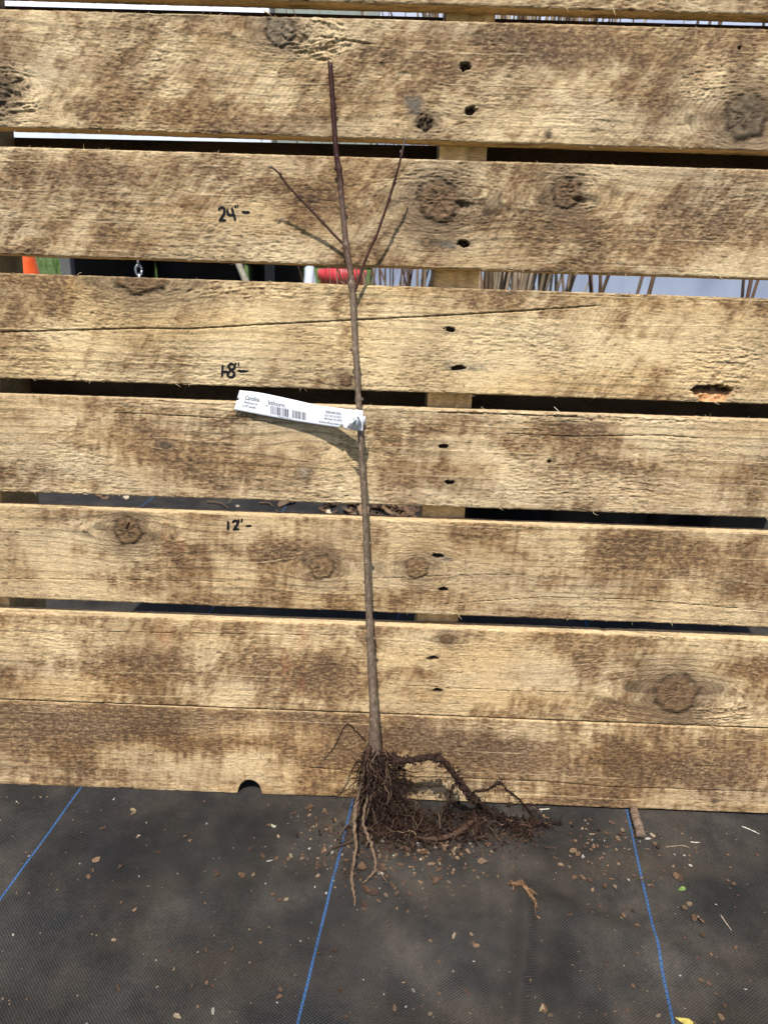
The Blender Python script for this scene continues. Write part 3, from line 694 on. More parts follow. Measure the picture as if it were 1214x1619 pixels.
for yb, sd3 in ((172, 1), (268, -1), (330, 1), (556, -1), (632, 1), (745, -1), (860, 1), (925, -1), (1010, 1)):      # buds along the stem
    i = int(np.argmin(abs(ypx - yb))); T = SPt[max(i - 1, 0)] - SPt[i + 1]; T /= np.linalg.norm(T); q = RT * sd3
    v, f = tube([SPt[i] + q * SPr[i] * .7, SPt[i] + q * (SPr[i] + .0008) + T * .0012, SPt[i] + q * (SPr[i] + .0006) + T * .0034], [.0013, .0012, .0003], 7)
    MB().add(v, f, cc[i] * .8).build('bud', M_BARK, sap, True, root_loc)
# torn tip of the cut stem
tip = wall(521, 101, .0075)
v, f = tube(smooth_path([tip + (0.0006, 0, -.002), tip + (-.0008, 0, .0015), tip + (-.0012, 0, .0035)], 5), [.0013, .0009, .0003], 6, .2)
MB().add(v, f, (.07, .04, .03)).build('cut_tip', M_BARK, sap, True, root_loc)
def twig(pts, r, name='twig', buds=()):
    Q = np.array([wall(x, y, o_) for x, y, o_ in pts]); S = smooth_path(Q, 60); rr = np.interp(np.linspace(0, 1, 60), np.linspace(0, 1, len(r)), r)
    for b in buds: rr = rr * (1 + .40 * np.exp(-((np.linspace(0, 1, 60) - b) / .014) ** 2))
    v, f = tube(S, rr, 9, .05, 8)
    c = np.array((.058, .024, .018)) * (.75 + .5 * np.random.RandomState(4).rand(len(v), 1)); k = np.repeat(ss(.86, 1, np.linspace(0, 1, 60)), 9)[:, None]
    c = c * (1 - k) + np.array((.14, .11, .09)) * k
    o = MB().add(v, f, c).build(name, M_BARK, sap, True, root_loc)
    g = random.Random(len(pts))
    for b in buds:                                # buds stand off the twig
        i = int(b * 59); T = S[min(i + 1, 59)] - S[i - 1]; T /= np.linalg.norm(T); sd2 = np.cross(T, N) * g.choice((-1, 1))
        v, f = tube([S[i], S[i] + T * .0022 + sd2 * .0016, S[i] + T * .0038 + sd2 * .0018], [.0009, .0010, .0003], 6)
        MB().add(v, f, (.085, .045, .035)).build('bud', M_BARK, o, True, root_loc)
    return o
twig([(546, 389, .0072), (530, 373, .0095), (505, 346, .0140), (480, 320, .0190), (455, 293, .0240), (440, 273, .0285), (427, 262, .0315)], [.0013, .0012, .0011, .00095, .0009], buds=(.30, .55, .78, .96))
twig([(560, 462, .0102), (568, 440, .0115), (580, 405, .0150), (596, 370, .0185), (610, 330, .0235), (622, 292, .0280), (632, 256, .0345), (641, 217, .0395)], [.0017, .0014, .0012, .0011, .0007], buds=(.40, .62, .72, .9))

# roots: each thick root is a part of its own
gr_ = random.Random(11)
def root_path(pts):
    out = []
    for p in pts:
        x, y, o_ = p[:3]
        out.append(wall(x, y, o_) if len(p) == 3 else gnd(x, y, o_))
    Q = np.array(out); Q[:, 2] = np.maximum(Q[:, 2], .0022); return Q
def root(pts, r, c, seg=8, wob=.0007, nn=None, seed=1, hair=0):
    Q = root_path(pts); nn = nn or 10 * len(pts); S = smooth_path(Q, nn); t = np.linspace(0, 1, nn)
    S = S + wob * 2 * np.stack([fbm(t * 22, t * 0, seed * 7 + i, 3) - .5 for i in range(3)], -1)
    rr = np.interp(t, np.linspace(0, 1, len(r)), r) * (1 + .7 * (fbm(t * 30, t * 0, seed + 9, 3) - .5))
    v, f = tube(S, rr, seg, .16, seed); c = np.array(c) * (.6 + .8 * fbm(t * 26, t * 0, seed + 20, 3)).repeat(seg)[:, None]
    MB().add(v, f, c).build('root', M_ROOT, sap, True, root_loc); return S
DK = (.027, .013, .009); MD = (.060, .032, .020); LT = (.150, .100, .064)
paths = []
paths.append(root([(598, 1200, .036), (625, 1203, .042), (655, 1201, .046), (680, 1197, .048), (700, 1203, .048), (716, 1222, .046), (728, 1240, .043), (742, 1256, .040), (752, 1266, .036)], [.0046, .0036, .0034, .0036, .0032, .0034, .0042, .0046], DK, 10, .0008, 100, 2))
paths.append(root([(752, 1264, .036), (756, 1284, .004, 1), (742, 1302, .006, 1), (720, 1318, .006, 1), (690, 1326, .005, 1), (655, 1324, .004, 1)], [.0040, .0036, .0032, .0026, .0018], MD, 9, .0008, 80, 3))
paths.append(root([(752, 1266, .036), (775, 1282, .010, 1), (800, 1297, .006, 1), (830, 1301, .006, 1), (858, 1300, .005, 1), (887, 1303, .003, 1)], [.0036, .0026, .0022, .0018, .0010, .0006], DK, 8, .0012, 80, 4))
paths.append(root([(748, 1252, .038), (768, 1249, .050), (785, 1240, .058), (792, 1238, .062), (802, 1250, .062), (818, 1262, .060), (830, 1275, .050), (843, 1293, .004, 1)], [.0016, .0013, .0014, .0011, .0011, .0009, .0008], DK, 7, .0009, 70, 5))
paths.append(root([(578, 1208, .040), (570, 1245, .046), (563, 1275, .052), (560, 1305, .030, 1), (563, 1340, .012, 1), (556, 1385, .005, 1), (559, 1408, .004, 1), (562, 1433, .003, 1)], [.0022, .0022, .0023, .0020, .0017, .0017, .0014, .0006], LT, 9, .0016, 110, 6))
paths.append(root([(582, 1228, .042), (580, 1262, .048), (574, 1300, .026, 1), (583, 1325, .014, 1), (591, 1350, .006, 1), (594, 1372, .004, 1), (585, 1386, .004, 1), (574, 1396, .003, 1)], [.0014, .0013, .0016, .0017, .0015, .0014, .0012, .0005], LT, 8, .0016, 100, 7))
paths.append(root([(583, 1180, .043), (580, 1215, .046), (586, 1250, .048), (592, 1290, .012, 1), (600, 1325, .004, 1)], [.0038, .0030, .0022, .0014, .0008], MD, 8, .0008, 70, 8))
paths.append(root([(579, 1190, .038), (575, 1225, .040), (572, 1262, .042), (578, 1296, .010, 1)], [.0046, .0036, .0026, .0012], DK, 8, .0008, 60, 9))
paths.append(root([(598, 1192, .038), (606, 1225, .043), (618, 1262, .046), (632, 1300, .010, 1), (640, 1322, .004, 1)], [.0046, .0034, .0026, .0018, .0010], DK, 8, .0010, 70, 10))
paths.append(root([(578, 1172, .040), (562, 1155, .050), (549, 1145, .060), (538, 1162, .064), (528, 1182, .066), (511, 1203, .067)], [.0008, .0007, .0008, .0008, .0008, .0004], DK, 6, .0009, 60, 12))
paths.append(root([(575, 1258, .046), (561, 1292, .020, 1), (545, 1308, .006, 1), (536, 1322, .003, 1)], [.0008, .0006, .0004], LT, 6, .0008, 40, 13))
paths.append(root([(566, 1326, .006, 1), (545, 1334, .004, 1), (528, 1340, .003, 1), (515, 1352, .003, 1)], [.0009, .0008, .0005], MD, 6, .0012, 40, 14))
paths.append(root([(752, 1272, .030), (750, 1288, .010, 1), (755, 1306, .006, 1), (748, 1324, .004, 1)], [.0022, .0018, .0010], MD, 7, .0009, 40, 15))
paths.append(root([(716, 1240, .046), (712, 1258, .044), (706, 1276, .030), (700, 1290, .006, 1)], [.0012, .0012, .0010, .0007], DK, 6, .001, 40, 16))
paths.append(root([(594, 1374, .004, 1), (604, 1384, .005, 1), (612, 1396, .003, 1)], [.0007, .0006, .0003], LT, 6, .0006, 24, 17))
paths.append(root([(800, 1297, .006, 1), (818, 1310, .006, 1), (838, 1316, .005, 1), (846, 1298, .006, 1), (868, 1307, .003, 1)], [.0022, .0018, .0018, .0012, .0006], DK, 7, .0014, 50, 18))
# fine fibrous roots, nobody could count them
mb = MB(); g = np.random.RandomState(21)
def fibre(p, d, L, r, c, grav=.55, n=9, jit=.75):
    pts = [p.copy()]; d = d / np.linalg.norm(d); st = L / (n - 1)
    for i in range(n - 1):
        d = d + g.normal(0, jit * .5, 3) + np.array((0, 0, -grav * .3)); d /= np.linalg.norm(d)
        p = p + d * st
        if p[2] < .0022: p[2] = .0022 + g.rand() * .002; d[2] = abs(d[2]) * .2
        off = p @ N
        if off < .003: p = p + N * (.003 - off)
        pts.append(p.copy())
    v, f = tube(smooth_path(pts, n + 4), [r, r * .8, r * .35], 3, .1, int(g.randint(1e6))); mb.add(v, f, np.array(c) * g.uniform(.6, 1.4))
def pick(): return [DK, DK, DK, DK, MD, (.14, .092, .058)][g.randint(6)]
for i in range(420):                                  # beard under the crown
    x = g.uniform(574, 612); y = g.uniform(1185, 1245); p = wall(x, y, g.uniform(.024, .052))
    fibre(p, np.array((g.normal(.25, .5), g.normal(-.2, .4), -.9)), g.uniform(.02, .065), g.choice([.0003, .0004, .0006, .0009]), pick())
for i in range(460):                                  # skirt to the right
    x = g.uniform(598, 655); y = 1222 + (x - 598) * .9 + g.uniform(0, 60); p = wall(x, min(y, 1305), g.uniform(.022, .048)); p[2] = max(p[2], .004)
    fibre(p, np.array((g.normal(.5, .6), g.normal(-.2, .5), -.5)), g.uniform(.012, .045), g.choice([.0003, .0004, .0006]), pick())
for S in paths[:4] + paths[6:9] + paths[12:14] + [paths[15]]:
    for i in range(95):
        p = S[g.randint(3, len(S))].copy(); fibre(p, g.normal(0, 1, 3), g.uniform(.004, .022), g.choice([.00025, .0004, .0005]), pick(), .4, 6, .9)
for i in range(270):                                  # matted roots on the fabric
    t = g.rand(); x = 585 + 270 * t ** 1.15; y = np.interp(t, [0, .25, .5, .7, 1], [1310, 1318, 1312, 1298, 1302]) + g.normal(0, 11)
    p = gnd(x, y, .003 + abs(g.normal(0, .005))); fibre(p, g.normal(0, 1, 3) * (1, 1, .3), g.uniform(.008, .032), g.choice([.0003, .0004, .0006, .0008]), pick(), .3, 8, .8)
for i in range(70):
    p = gnd(g.uniform(525, 620), g.uniform(1300, 1390), .003); fibre(p, g.normal(0, 1, 3) * (1, 1, .2), g.uniform(.008, .03), g.choice([.00025, .0004]), MD, .2, 8, .7)
o = mb.build('fine_roots', M_ROOT, sap, True, root_loc); o['kind'] = 'stuff'
# crumbs of soil held among the roots
def lump(p, r, g, sq=.7):
    v = []; a0 = g.rand() * 6
    for la, k in ((-1.0, 1), (-.45, 5), (.45, 5), (1.0, 1)):
        for j in range(k):
            a = a0 + 2 * math.pi * (j + (la > 0) * .5) / k; rr = r * g.uniform(.65, 1.25); cl = math.sqrt(1 - la * la) if k > 1 else 0
            v.append((p[0] + rr * cl * math.cos(a), p[1] + rr * cl * math.sin(a), p[2] + rr * la * sq))
    f = [(0, 2 + j if j < 4 else 2 + j, 1 + j) if False else (0, 1 + (j + 1) % 5, 1 + j) for j in range(5)]
    f += [(1 + j, 1 + (j + 1) % 5, 6 + j) for j in range(5)] + [(1 + (j + 1) % 5, 6 + (j + 1) % 5, 6 + j) for j in range(5)] + [(11, 6 + j, 6 + (j + 1) % 5) for j in range(5)]
    return np.array(v), f
mb = MB(); g = np.random.RandomState(31)
for i in range(1300):
    q = g.rand()
    if q < .35: p = wall(g.uniform(574, 640), g.uniform(1190, 1300), g.uniform(.028, .045))
    elif q < .55: S = paths[0]; p = S[g.randint(len(S))] + g.normal(0, .003, 3)
    else: p = gnd(g.normal(690, 70), g.normal(1308, 14), g.uniform(.001, .007))
    if p @ N < .004: continue
    p[2] = max(p[2], .002); v, f = lump(p, g.choice([.0007, .0010, .0014, .0018, .0024]) * g.uniform(.7, 1.2), g); mb.add(v, f, np.array((.028, .015, .010)) * g.uniform(.6, 1.6))
o = mb.build('soil_crumbs', M_ROOT, sap, False, root_loc); o['kind'] = 'stuff'

# ------------------------------------------------------------------ the printed plant tag tied round the stem
tg_top = [(379, 617), (402, 619.5), (425, 623.5), (462, 631.5), (500, 640), (530, 644.5), (555, 647.5), (574, 649)]
tg_bot = [(370, 648), (396, 653), (425, 658.5), (462, 665), (500, 671), (530, 675.5), (553, 679), (573.5, 682)]
tg_off = [.0035, .004, .0048, .0062, .010, .017, .0245, .0300]
TT = smooth_path([wall(x, y, o_) for (x, y), o_ in zip(tg_top, tg_off)], 121); TB = smooth_path([wall(x, y, o_ + .001) for (x, y), o_ in zip(tg_bot, tg_off)], 121)
def tag_pt(a, b, lift=0.0):
    i = np.clip(a * 120, 0, 119.999); k = int(i); f = i - k
    t = TT[k] * (1 - f) + TT[k + 1] * f; d = TB[k] * (1 - f) + TB[k + 1] * f; p = d + (t - d) * b
    if lift:
        e1 = TT[k + 1] - TT[k]; nn = np.cross(e1, t - d); nn /= np.linalg.norm(nn); nn = nn * (1 if nn @ N > 0 else -1); p = p + nn * lift
    return p
tg_loc = tag_pt(1, .5)
tg = empty('plant_tag', tuple(tg_loc)); tag(tg, 'white printed nursery tag strip looped round the sapling stem', 'tag')
na, nb = 121, 13
def tag_grid(lift):
    return np.array([tag_pt(a, b * (1 if True else 1), lift) for b in np.linspace(0, 1, nb) for a in np.linspace(0, 1, na)])
A, B = tag_grid(.00012), tag_grid(-.00012)
keep = np.ones((nb - 1, na - 1), bool)                       # the punched notch on the lower edge and the chipped left end
for j in range(nb - 1):
    for i in range(na - 1):
        a = (i + .5) / (na - 1) * .127; b = (j + .5) / (nb - 1) * .0205
        if (a - .775 * .127) ** 2 + (b - .001) ** 2 < .0021 ** 2: keep[j, i] = False
        if a < .0022 and b > .0095 and b < .0125: keep[j, i] = False
fa = grid_faces(na, nb).reshape(nb - 1, na - 1, 4); fs = [tuple(q) for q in fa[keep]]
m_ = na * nb; fs += [tuple(m_ + i for i in reversed(q)) for q in fa[keep]]
from collections import Counter
ec = Counter()
for q in fa[keep]:
    for e in range(4): ec[(q[e], q[(e + 1) % 4])] += 1
for (a, b) in list(ec):
    if (b, a) not in ec: fs.append((b, a, a + m_, b + m_))
mesh_obj('strip', np.vstack([A, B]), fs, M_TAG, tg, True, tg_loc)
def tag_text(txt, a0, b0, a1, hgt, name='print', shear=0.0, mat=M_INK2):
    cu = bpy.data.curves.new('t', 'FONT'); cu.body = txt; cu.size = 1; cu.offset = .012; cu.resolution_u = 3; cu.shear = shear
    ob = bpy.data.objects.new('t', cu); col.objects.link(ob)
    me = bpy.data.meshes.new_from_object(ob.evaluated_get(bpy.context.evaluated_depsgraph_get()))
    co = np.array([v.co[:] for v in me.vertices]); fc = [tuple(p.vertices) for p in me.polygons]
    bpy.data.objects.remove(ob); bpy.data.curves.remove(cu); bpy.data.meshes.remove(me)
    w = co[:, 0].max(); v = [tag_pt(a0 + (a1 - a0) * x / w, b0 + hgt * y / .73, .00022) for x, y, z in co]
    mesh_obj(name, v, fc, mat, tg, False, tg_loc)
tag_text('Carolina', .072, .58, .205, .215)
tag_text('kthorn', .283, .545, .385, .205)
tag_text('Rhamnus ca', .070, .415, .190, .105, shear=.2)
tag_text('6-18" Seedlin', .066, .235, .182, .105)
tag_text('ne', .262, .44, .282, .08)
tag_text('828-649-5055', .640, .665, .765, .125)
tag_text('2161 NC 213 HWY', .630, .490, .768, .105)
tag_text('Marshall, NC 28753', .630, .330, .775, .105)
tag_text('www.tfcnursery.c', .590, .120, .770, .130)
tag_text('7650 00 0', .345, .055, .425, .05)
mbb = MB(); g = random.Random(5); a = .300
while a < .510:
    w = g.choice([.0022, .0022, .0044, .0066])
    if not .408 < a < .424: mbb.add([tag_pt(a, .13, .00022), tag_pt(a + w, .13, .00022), tag_pt(a + w, .50, .00022), tag_pt(a, .50, .00022)], [(0, 1, 2, 3)])
    a += w + g.choice([.0024, .0036, .005])
mbb.build('barcode', M_INK2, tg, False, tg_loc)
# the loop and twisted tail of the strip round the stem
def ribbon(name, pts, w, wdir):
    Q = smooth_path(pts, 26); W = smooth_path(wdir, 26); v = []
    for p, q in zip(Q, W):
        q = q / np.linalg.norm(q)
        for s_ in (-.5, 0, .5): v.append(p + q * w * s_)
    f = [(i * 3 + j, i * 3 + j + 1, i * 3 + j + 4, i * 3 + j + 3) for i in range(25) for j in range(2)]
    o = mesh_obj(name, v, f, M_TAG, tg, True, tg_loc); md = o.modifiers.new('thick', 'SOLIDIFY'); md.thickness = .0003; return o
X_ = np.array((1., 0, 0))
ribbon('tail', [wall(561, 648, .036), wall(566, 655, .041), wall(561, 664, .043), wall(556, 672, .040), wall(553, 677, .033)], .0056, [X_ + .2 * U, X_ * .9 - .5 * N, X_ * .6 + .8 * U, X_ * .5 - .8 * U, X_ - .3 * U])
ribbon('tail', [wall(556, 656, .036), wall(562, 662, .042), wall(564, 671, .041), wall(561, 680, .036)], .0050, [X_ - .6 * U, X_ * .7 + .6 * N, X_ * .8 + .5 * U, X_])
st = np.array([wall(568.5, y_, .024) for y_ in (664,)])[0]
ang_ = np.linspace(-.4, 2 * math.pi - 1.3, 14); lp = [st + X_ * math.cos(a) * .0060 + N * math.sin(a) * .0058 + N * .001 for a in ang_]
ribbon('loop', lp, .0085, [U] * 14)

# ------------------------------------------------------------------ litter on the fabric
def fz(x, y): return float(fabric_z(np.array([x]), np.array([y]))[0])
def flake(r, g, curl=.4, asp=1.5, th=.0004):
    k = 7; rad = [r * g.uniform(.55, 1.15) for _ in range(k)]; v = []
    for zt in (0, th):
        v.append((0, 0, zt + r * curl * .25))
        for j in range(k):
            a = 2 * math.pi * j / k; x = rad[j] * math.cos(a) * asp; y = rad[j] * math.sin(a); v.append((x, y, zt + curl * (y * y) / r * g.uniform(.5, 1.1) + .15 * curl * abs(x)))
    f = [(0, 1 + (j + 1) % k, 1 + j) for j in range(k)] + [(k + 1, k + 2 + j, k + 2 + (j + 1) % k) for j in range(k)]
    f += [(1 + j, 1 + (j + 1) % k, k + 2 + (j + 1) % k, k + 2 + j) for j in range(k)]
    return np.array(v), f
def rot(v, a, tx=0.0, ty=0.0):
    m = Matrix.Rotation(a, 3, 'Z') @ Matrix.Rotation(tx, 3, 'X') @ Matrix.Rotation(ty, 3, 'Y'); return v @ np.array(m).T
BR = [(.105, .058, .034), (.080, .044, .026), (.145, .088, .052), (.065, .038, .025), (.165, .11, .068)]
class G2(random.Random): pass
LMK = [(395, 1262, 'out from the notch in the bottom board'), (150, 1380, 'beside the blue thread that ends farthest from the roots'), (580, 1395, 'under the pale hanging root tips'), (680, 1340, 'in front of the root mass'), (910, 1350, 'between the root mass and the twig stub'), (1000, 1340, 'around the twig stub'), (1090, 1425, 'around the green leaf piece'), (1040, 1600, 'near the yellow leaf piece'), (830, 1425, 'around the torn bark strip'), (500, 1550, 'beside the blue thread that runs up to the roots'), (730, 1560, 'on open fabric beyond the bark strip'), (340, 1500, 'on open fabric between two blue threads')]
def scatter(name, spots, label, cat, group, cols, curl=.5, asp=1.4, seed=1):
    g = G2(seed)
    for (px, py, rpx) in spots:
        p = gnd(px, py); r = .72 * rpx / 1216 * ((p - C) @ FW); v, f = flake(r, g, curl * g.uniform(.5, 1.3), asp * g.uniform(.8, 1.2), .0005)
        v = rot(v, g.uniform(0, 6.28), g.uniform(-.3, .3), g.uniform(-.3, .3)); z = fz(p[0], p[1]); v[:, 2] -= v[:, 2].min()
        o = MB().add(v, f, np.array(g.choice(cols)) * g.uniform(.5, 1.1)).build(name, M_DEB, None, False); o.location = (p[0], p[1], z + .0004)
        lm = min(LMK, key=lambda q: (q[0] - px) ** 2 + (q[1] - py) ** 2)[2]; tag(o, label + ' ' + lm, cat, group)
SP1 = [(538 + 35, 1372, 11), (640, 1343, 6), (668, 1351, 8), (668, 1360, 6), (645, 1352, 5), (716, 1350, 5), (722, 1360, 5), (770, 1336, 6), (763, 1364, 8), (683, 1388, 7), (690, 1392, 6), (588, 1410, 12), (578, 1406, 8), (638, 1395, 5), (620, 1400, 6), (628, 1412, 5), (575, 1428, 5), (598, 1424, 5),
       (415, 1353, 6), (437, 1358, 5), (384, 1388, 6), (342, 1378, 6), (343, 1384, 5), (380, 1384, 4), (152, 1358, 7), (140, 1384, 6), (165, 1307, 5), (190, 1370, 5), (300, 1328, 5), (250, 1347, 5), (492, 1274, 6), (488, 1277, 5), (425, 1304, 6), (466, 1285, 4), (500, 1295, 5), (515, 1285, 4), (521, 1312, 6), (512, 1340, 5), (326, 1502, 5), (368, 1502, 4), (337, 1560, 4), (443, 1565, 5), (442, 1576, 6), (529, 1503, 5), (537, 1564, 5), (548, 1607, 6), (505, 1508, 4),
       (905, 1345, 9), (913, 1350, 8), (925, 1340, 7), (938, 1337, 5), (920, 1388, 7), (932, 1391, 6), (908, 1390, 5), (956, 1401, 5), (972, 1402, 5), (948, 1435, 4), (1006, 1467, 5), (1000, 1440, 5), (985, 1447, 4), (1075, 1387, 9), (1068, 1384, 6), (1082, 1435, 8), (1096, 1452, 8), (1090, 1430, 6), (1107, 1455, 6), (1110, 1479, 6), (1160, 1397, 4), (1150, 1391, 4), (1034, 1333, 6), (1040, 1338, 5), (984, 1313, 6), (980, 1318, 5), (976, 1325, 6), (752, 1493, 6), (748, 1490, 4), (612, 1458, 4), (645, 1441, 4), (694, 1568, 4), (745, 1476, 4), (860, 1589, 8), (1140, 1607, 8), (1107, 1550, 5), (685, 1397, 4), (735, 1565, 4), (610, 1415, 5)]
scatter('leaf_fragment', SP1, 'small brown leaf fragment', 'leaf litter', 'brown leaf litter scattered on the fabric', BR, .5, 1.4, 3)
scatter('perlite_grain', [(645, 1287, 3), (736, 1286, 3), (716, 1296, 2.5), (743, 1335, 2.5), (993, 1390, 4), (855, 1282, 2), (716, 1534, 3), (386, 1384, 2.5), (281, 1381, 2), (327, 1301, 2.5), (420, 1403, 2), (622, 1354, 2.2), (921, 1354, 5), (653, 1564, 4), (642, 1590, 3), (492, 1460, 2.5), (475, 1489, 2.5)],
        'small white perlite crumb', 'perlite', 'white perlite crumbs on the fabric', [(.24, .23, .215)], .2, 1.1, 4)
scatter('pale_chip', [(858, 1590, 5), (1040, 1603, 4), (680, 1600, 5), (210, 1280, 5), (440, 1322, 4), (460, 1353, 4), (212, 1285, 4), (1032, 1320, 4), (453, 1425, 5), (280, 1605, 6), (870, 1603, 5)], 'small pale tan wood chip', 'wood chip', 'pale wood chips on the fabric', [(.20, .15, .09), (.24, .19, .125)], .2, 1.8, 5)
p = gnd(1077, 1404); v, f = flake(.0028, G2(2), .4, 1.6); v = rot(v, .25); v[:, 2] -= v[:, 2].min()
o = MB().add(v, f, (.13, .20, .05)).build('green_leaf_piece', M_DEB, None, False); o.location = (p[0], p[1], fz(p[0], p[1]) + .0004); tag(o, 'tiny bright green leaf piece on the black fabric', 'leaf')
p = gnd(1083, 1612); v, f = flake(.0040, G2(9), .3, 2.0); v = rot(v, -.1); v[:, 2] -= v[:, 2].min()
o = MB().add(v, f, (.42, .34, .09)).build('yellow_leaf_piece', M_DEB, None, False); o.location = (p[0], p[1], fz(p[0], p[1]) + .0004); tag(o, 'small yellow leaf piece at the end of a blue thread', 'leaf')
def stick(name, pts, r, c, label, cat, zz=0, rough=.15, seed=3):
    Q = []
    for x, y in pts:
        p = gnd(x, y); p[2] = fz(p[0], p[1]) + zz; Q.append(p)
    Q = np.array(Q); o0 = Q[0].copy(); S = smooth_path(Q, 6 * len(pts)); v, f = tube(S, r, 8, rough, seed)
    cc = np.array(c) * (.65 + .7 * np.random.RandomState(seed).rand(len(v), 1))
    o = MB().add(v, f, cc).build(name, M_ROOT, None, True, o0); tag(o, label, cat); return o
stick('twig_stub', [(1000, 1282), (1004, 1297), (1010, 1317), (1012, 1325)], [.0044, .0052, .0050, .0050], (.17, .12, .085), 'short thick twig stub lying against the bottom board beside a blue thread', 'twig', .0046)
mb = MB(); g = np.random.RandomState(14); o0 = gnd(826, 1416)
for pts, r in (([(803, 1404), (812, 1409), (822, 1411), (833, 1421), (842, 1428), (850, 1440)], [.0010, .0022, .0026, .0028, .0020, .0006]), ([(806, 1398), (811, 1406), (809, 1415)], [.0006, .0012, .0005]),
               ([(828, 1416), (841, 1418), (848, 1421)], [.0014, .0016, .0005]), ([(838, 1426), (845, 1437), (846, 1452)], [.0012, .0010, .0003]), ([(815, 1409), (826, 1417), (838, 1430)], [.0008, .0016, .0008])):
    Q = np.array([gnd(x, y) for x, y in pts]); Q[:, 2] = [fz(a_[0], a_[1]) + .0022 + g.rand() * .0012 for a_ in Q]
    v, f = tube(smooth_path(Q, 7 * len(pts)) + g.normal(0, .0004, (7 * len(pts), 3)), r, 6, .45, 6, .6); mb.add(v, f, np.array((.165, .095, .052)) * g.uniform(.5, 1.5, (len(v), 1)))
tag(mb.build('bark_strip', M_ROOT, None, False, o0), 'torn forked strip of reddish tan bark on a wrinkle in the fabric', 'bark')
stick('straw_piece', [(1172, 1306), (1185, 1311), (1200, 1318)], [.0007, .0007, .0006], (.42, .39, .32), 'bleached straw piece lying slanted near the bottom board', 'straw', .0009)
stick('straw_piece', [(1091, 1330), (1098, 1331), (1106, 1331)], [.0007, .0007, .0006], (.36, .32, .25), 'short pale straw piece lying parallel to the bottom board', 'straw', .0009)
stick('thin_twig', [(1139, 1446), (1146, 1456), (1156, 1470)], [.0007, .0006, .0005], (.30, .24, .19), 'thin bent grey twig on the fabric away from the wall', 'twig', .0009)
stick('straw_piece', [(852, 1279), (860, 1279), (868, 1278)], [.0006, .0006, .0006], (.58, .52, .42), 'tiny straw scrap on the fabric right below the bottom board', 'straw', .0009)
stick('thin_twig', [(1052, 1338), (1078, 1336), (1090, 1340)], [.0006, .0006, .0004], (.22, .16, .11), 'hair-thin brown twig on the fabric beside the twig stub', 'twig', .0008)
# uncountable dust, crumbs and chaff
mb = MB(); g = G2(77); ga = np.random.RandomState(5)
def crumb(px, py, rpx, c):
    p = gnd(px, py); 
    if p[1] > -.012: return
    r = rpx / 1216 * .85; v, f = flake(r, g, .4, g.uniform(1, 2.2), .0004); v = rot(v, g.uniform(0, 6.28), g.uniform(-.4, .4)); v[:, 2] -= v[:, 2].min(); v = v + (p[0], p[1], fz(p[0], p[1]) + .0003)
    mb.add(v, f, np.array(c) * g.uniform(.7, 1.3))
for i in range(620):
    q = g.random()
    if q < .40: x, y = ga.normal(640, 75), 1330 + abs(ga.normal(0, 40))
    elif q < .55: x, y = ga.normal(510, 30), ga.normal(1310, 35)
    elif q < .68: x, y = ga.normal(1010, 60), ga.normal(1340, 45)
    elif q < .78: x, y = ga.normal(930, 30), ga.normal(1330, 35)
    else: x, y = g.uniform(0, 1214), g.uniform(1255, 1619)
    crumb(x, y, g.choice([.8, 1, 1.2, 1.5, 1.8, 2.2, 2.8]), g.choice(BR + BR + BR + [(.18, .135, .09), (.28, .26, .22)]))
for i in range(240): crumb(g.uniform(-30, 1250), g.uniform(1258, 1640), g.choice([.6, .8, 1, 1.2]), g.choice([(.26, .24, .20), (.14, .10, .06), (.12, .075, .045), (.1, .065, .04), (.16, .12, .08)]))
for i in range(900):                                  # dark soil shaken off the roots
    x = 560 + 290 * ga.rand() ** 1.3 + ga.normal(0, 18); crumb(x, 1306 + abs(ga.normal(0, 22)), g.choice([.8, 1, 1.3, 1.8]), g.choice([(.030, .017, .011), (.045, .024, .015), (.06, .034, .02)]))
o = mb.build('fabric_crumbs', M_DEB, None, False); tag(o, 'fine brown crumbs and chaff strewn over the black fabric', 'debris', None, 'stuff')

# ------------------------------------------------------------------ behind the pallet
# traffic cone out on the grass
def place(px, Y, z=0.0):
    p = at_y(px, 430, Y); return np.array((p[0], Y, z))
GZ = -.019
cn = place(37, 5.6, -.018); cone = empty('traffic_cone', tuple(cn)); tag(cone, 'orange traffic cone standing on the grass behind the pallet', 'traffic cone')
v, f = lathe([(.0, .71), (.028, .71), (.034, .70), (.13, .05), (.14, .03)], 32); mesh_obj('cone_body', v, f, M_ORANGE, cone, True)
v, f = box(-.18, .18, -.18, .18, 0, .032, .008); mesh_obj('base', v, f, M_ORANGE, cone, False)
# tufts of grass
mb = MB(); g = G2(8)
for i in range(2600):
    x = g.uniform(-4.2, -1.2); y = g.uniform(3.1, 8.5); hgt = g.uniform(.03, .10); a = g.uniform(0, 6.28); w = .004; dx, dy = math.cos(a) * w, math.sin(a) * w; l = hgt * .4
    mb.add([(x - dx, y - dy, GZ), (x + dx, y + dy, GZ), (x + dx * .6 - dy * l * 40, y + dy + dx * l * 40, GZ + hgt * .6), (x - dy * l * 110, y + dx * l * 110, GZ + hgt)], [(0, 1, 2), (0, 2, 3)], np.array((.055, .11, .02)) * g.uniform(.6, 1.5))
o = mb.build('grass', M_BLADE, None, False); tag(o, 'rough green grass growing beyond the fabric', 'grass', None, 'stuff')
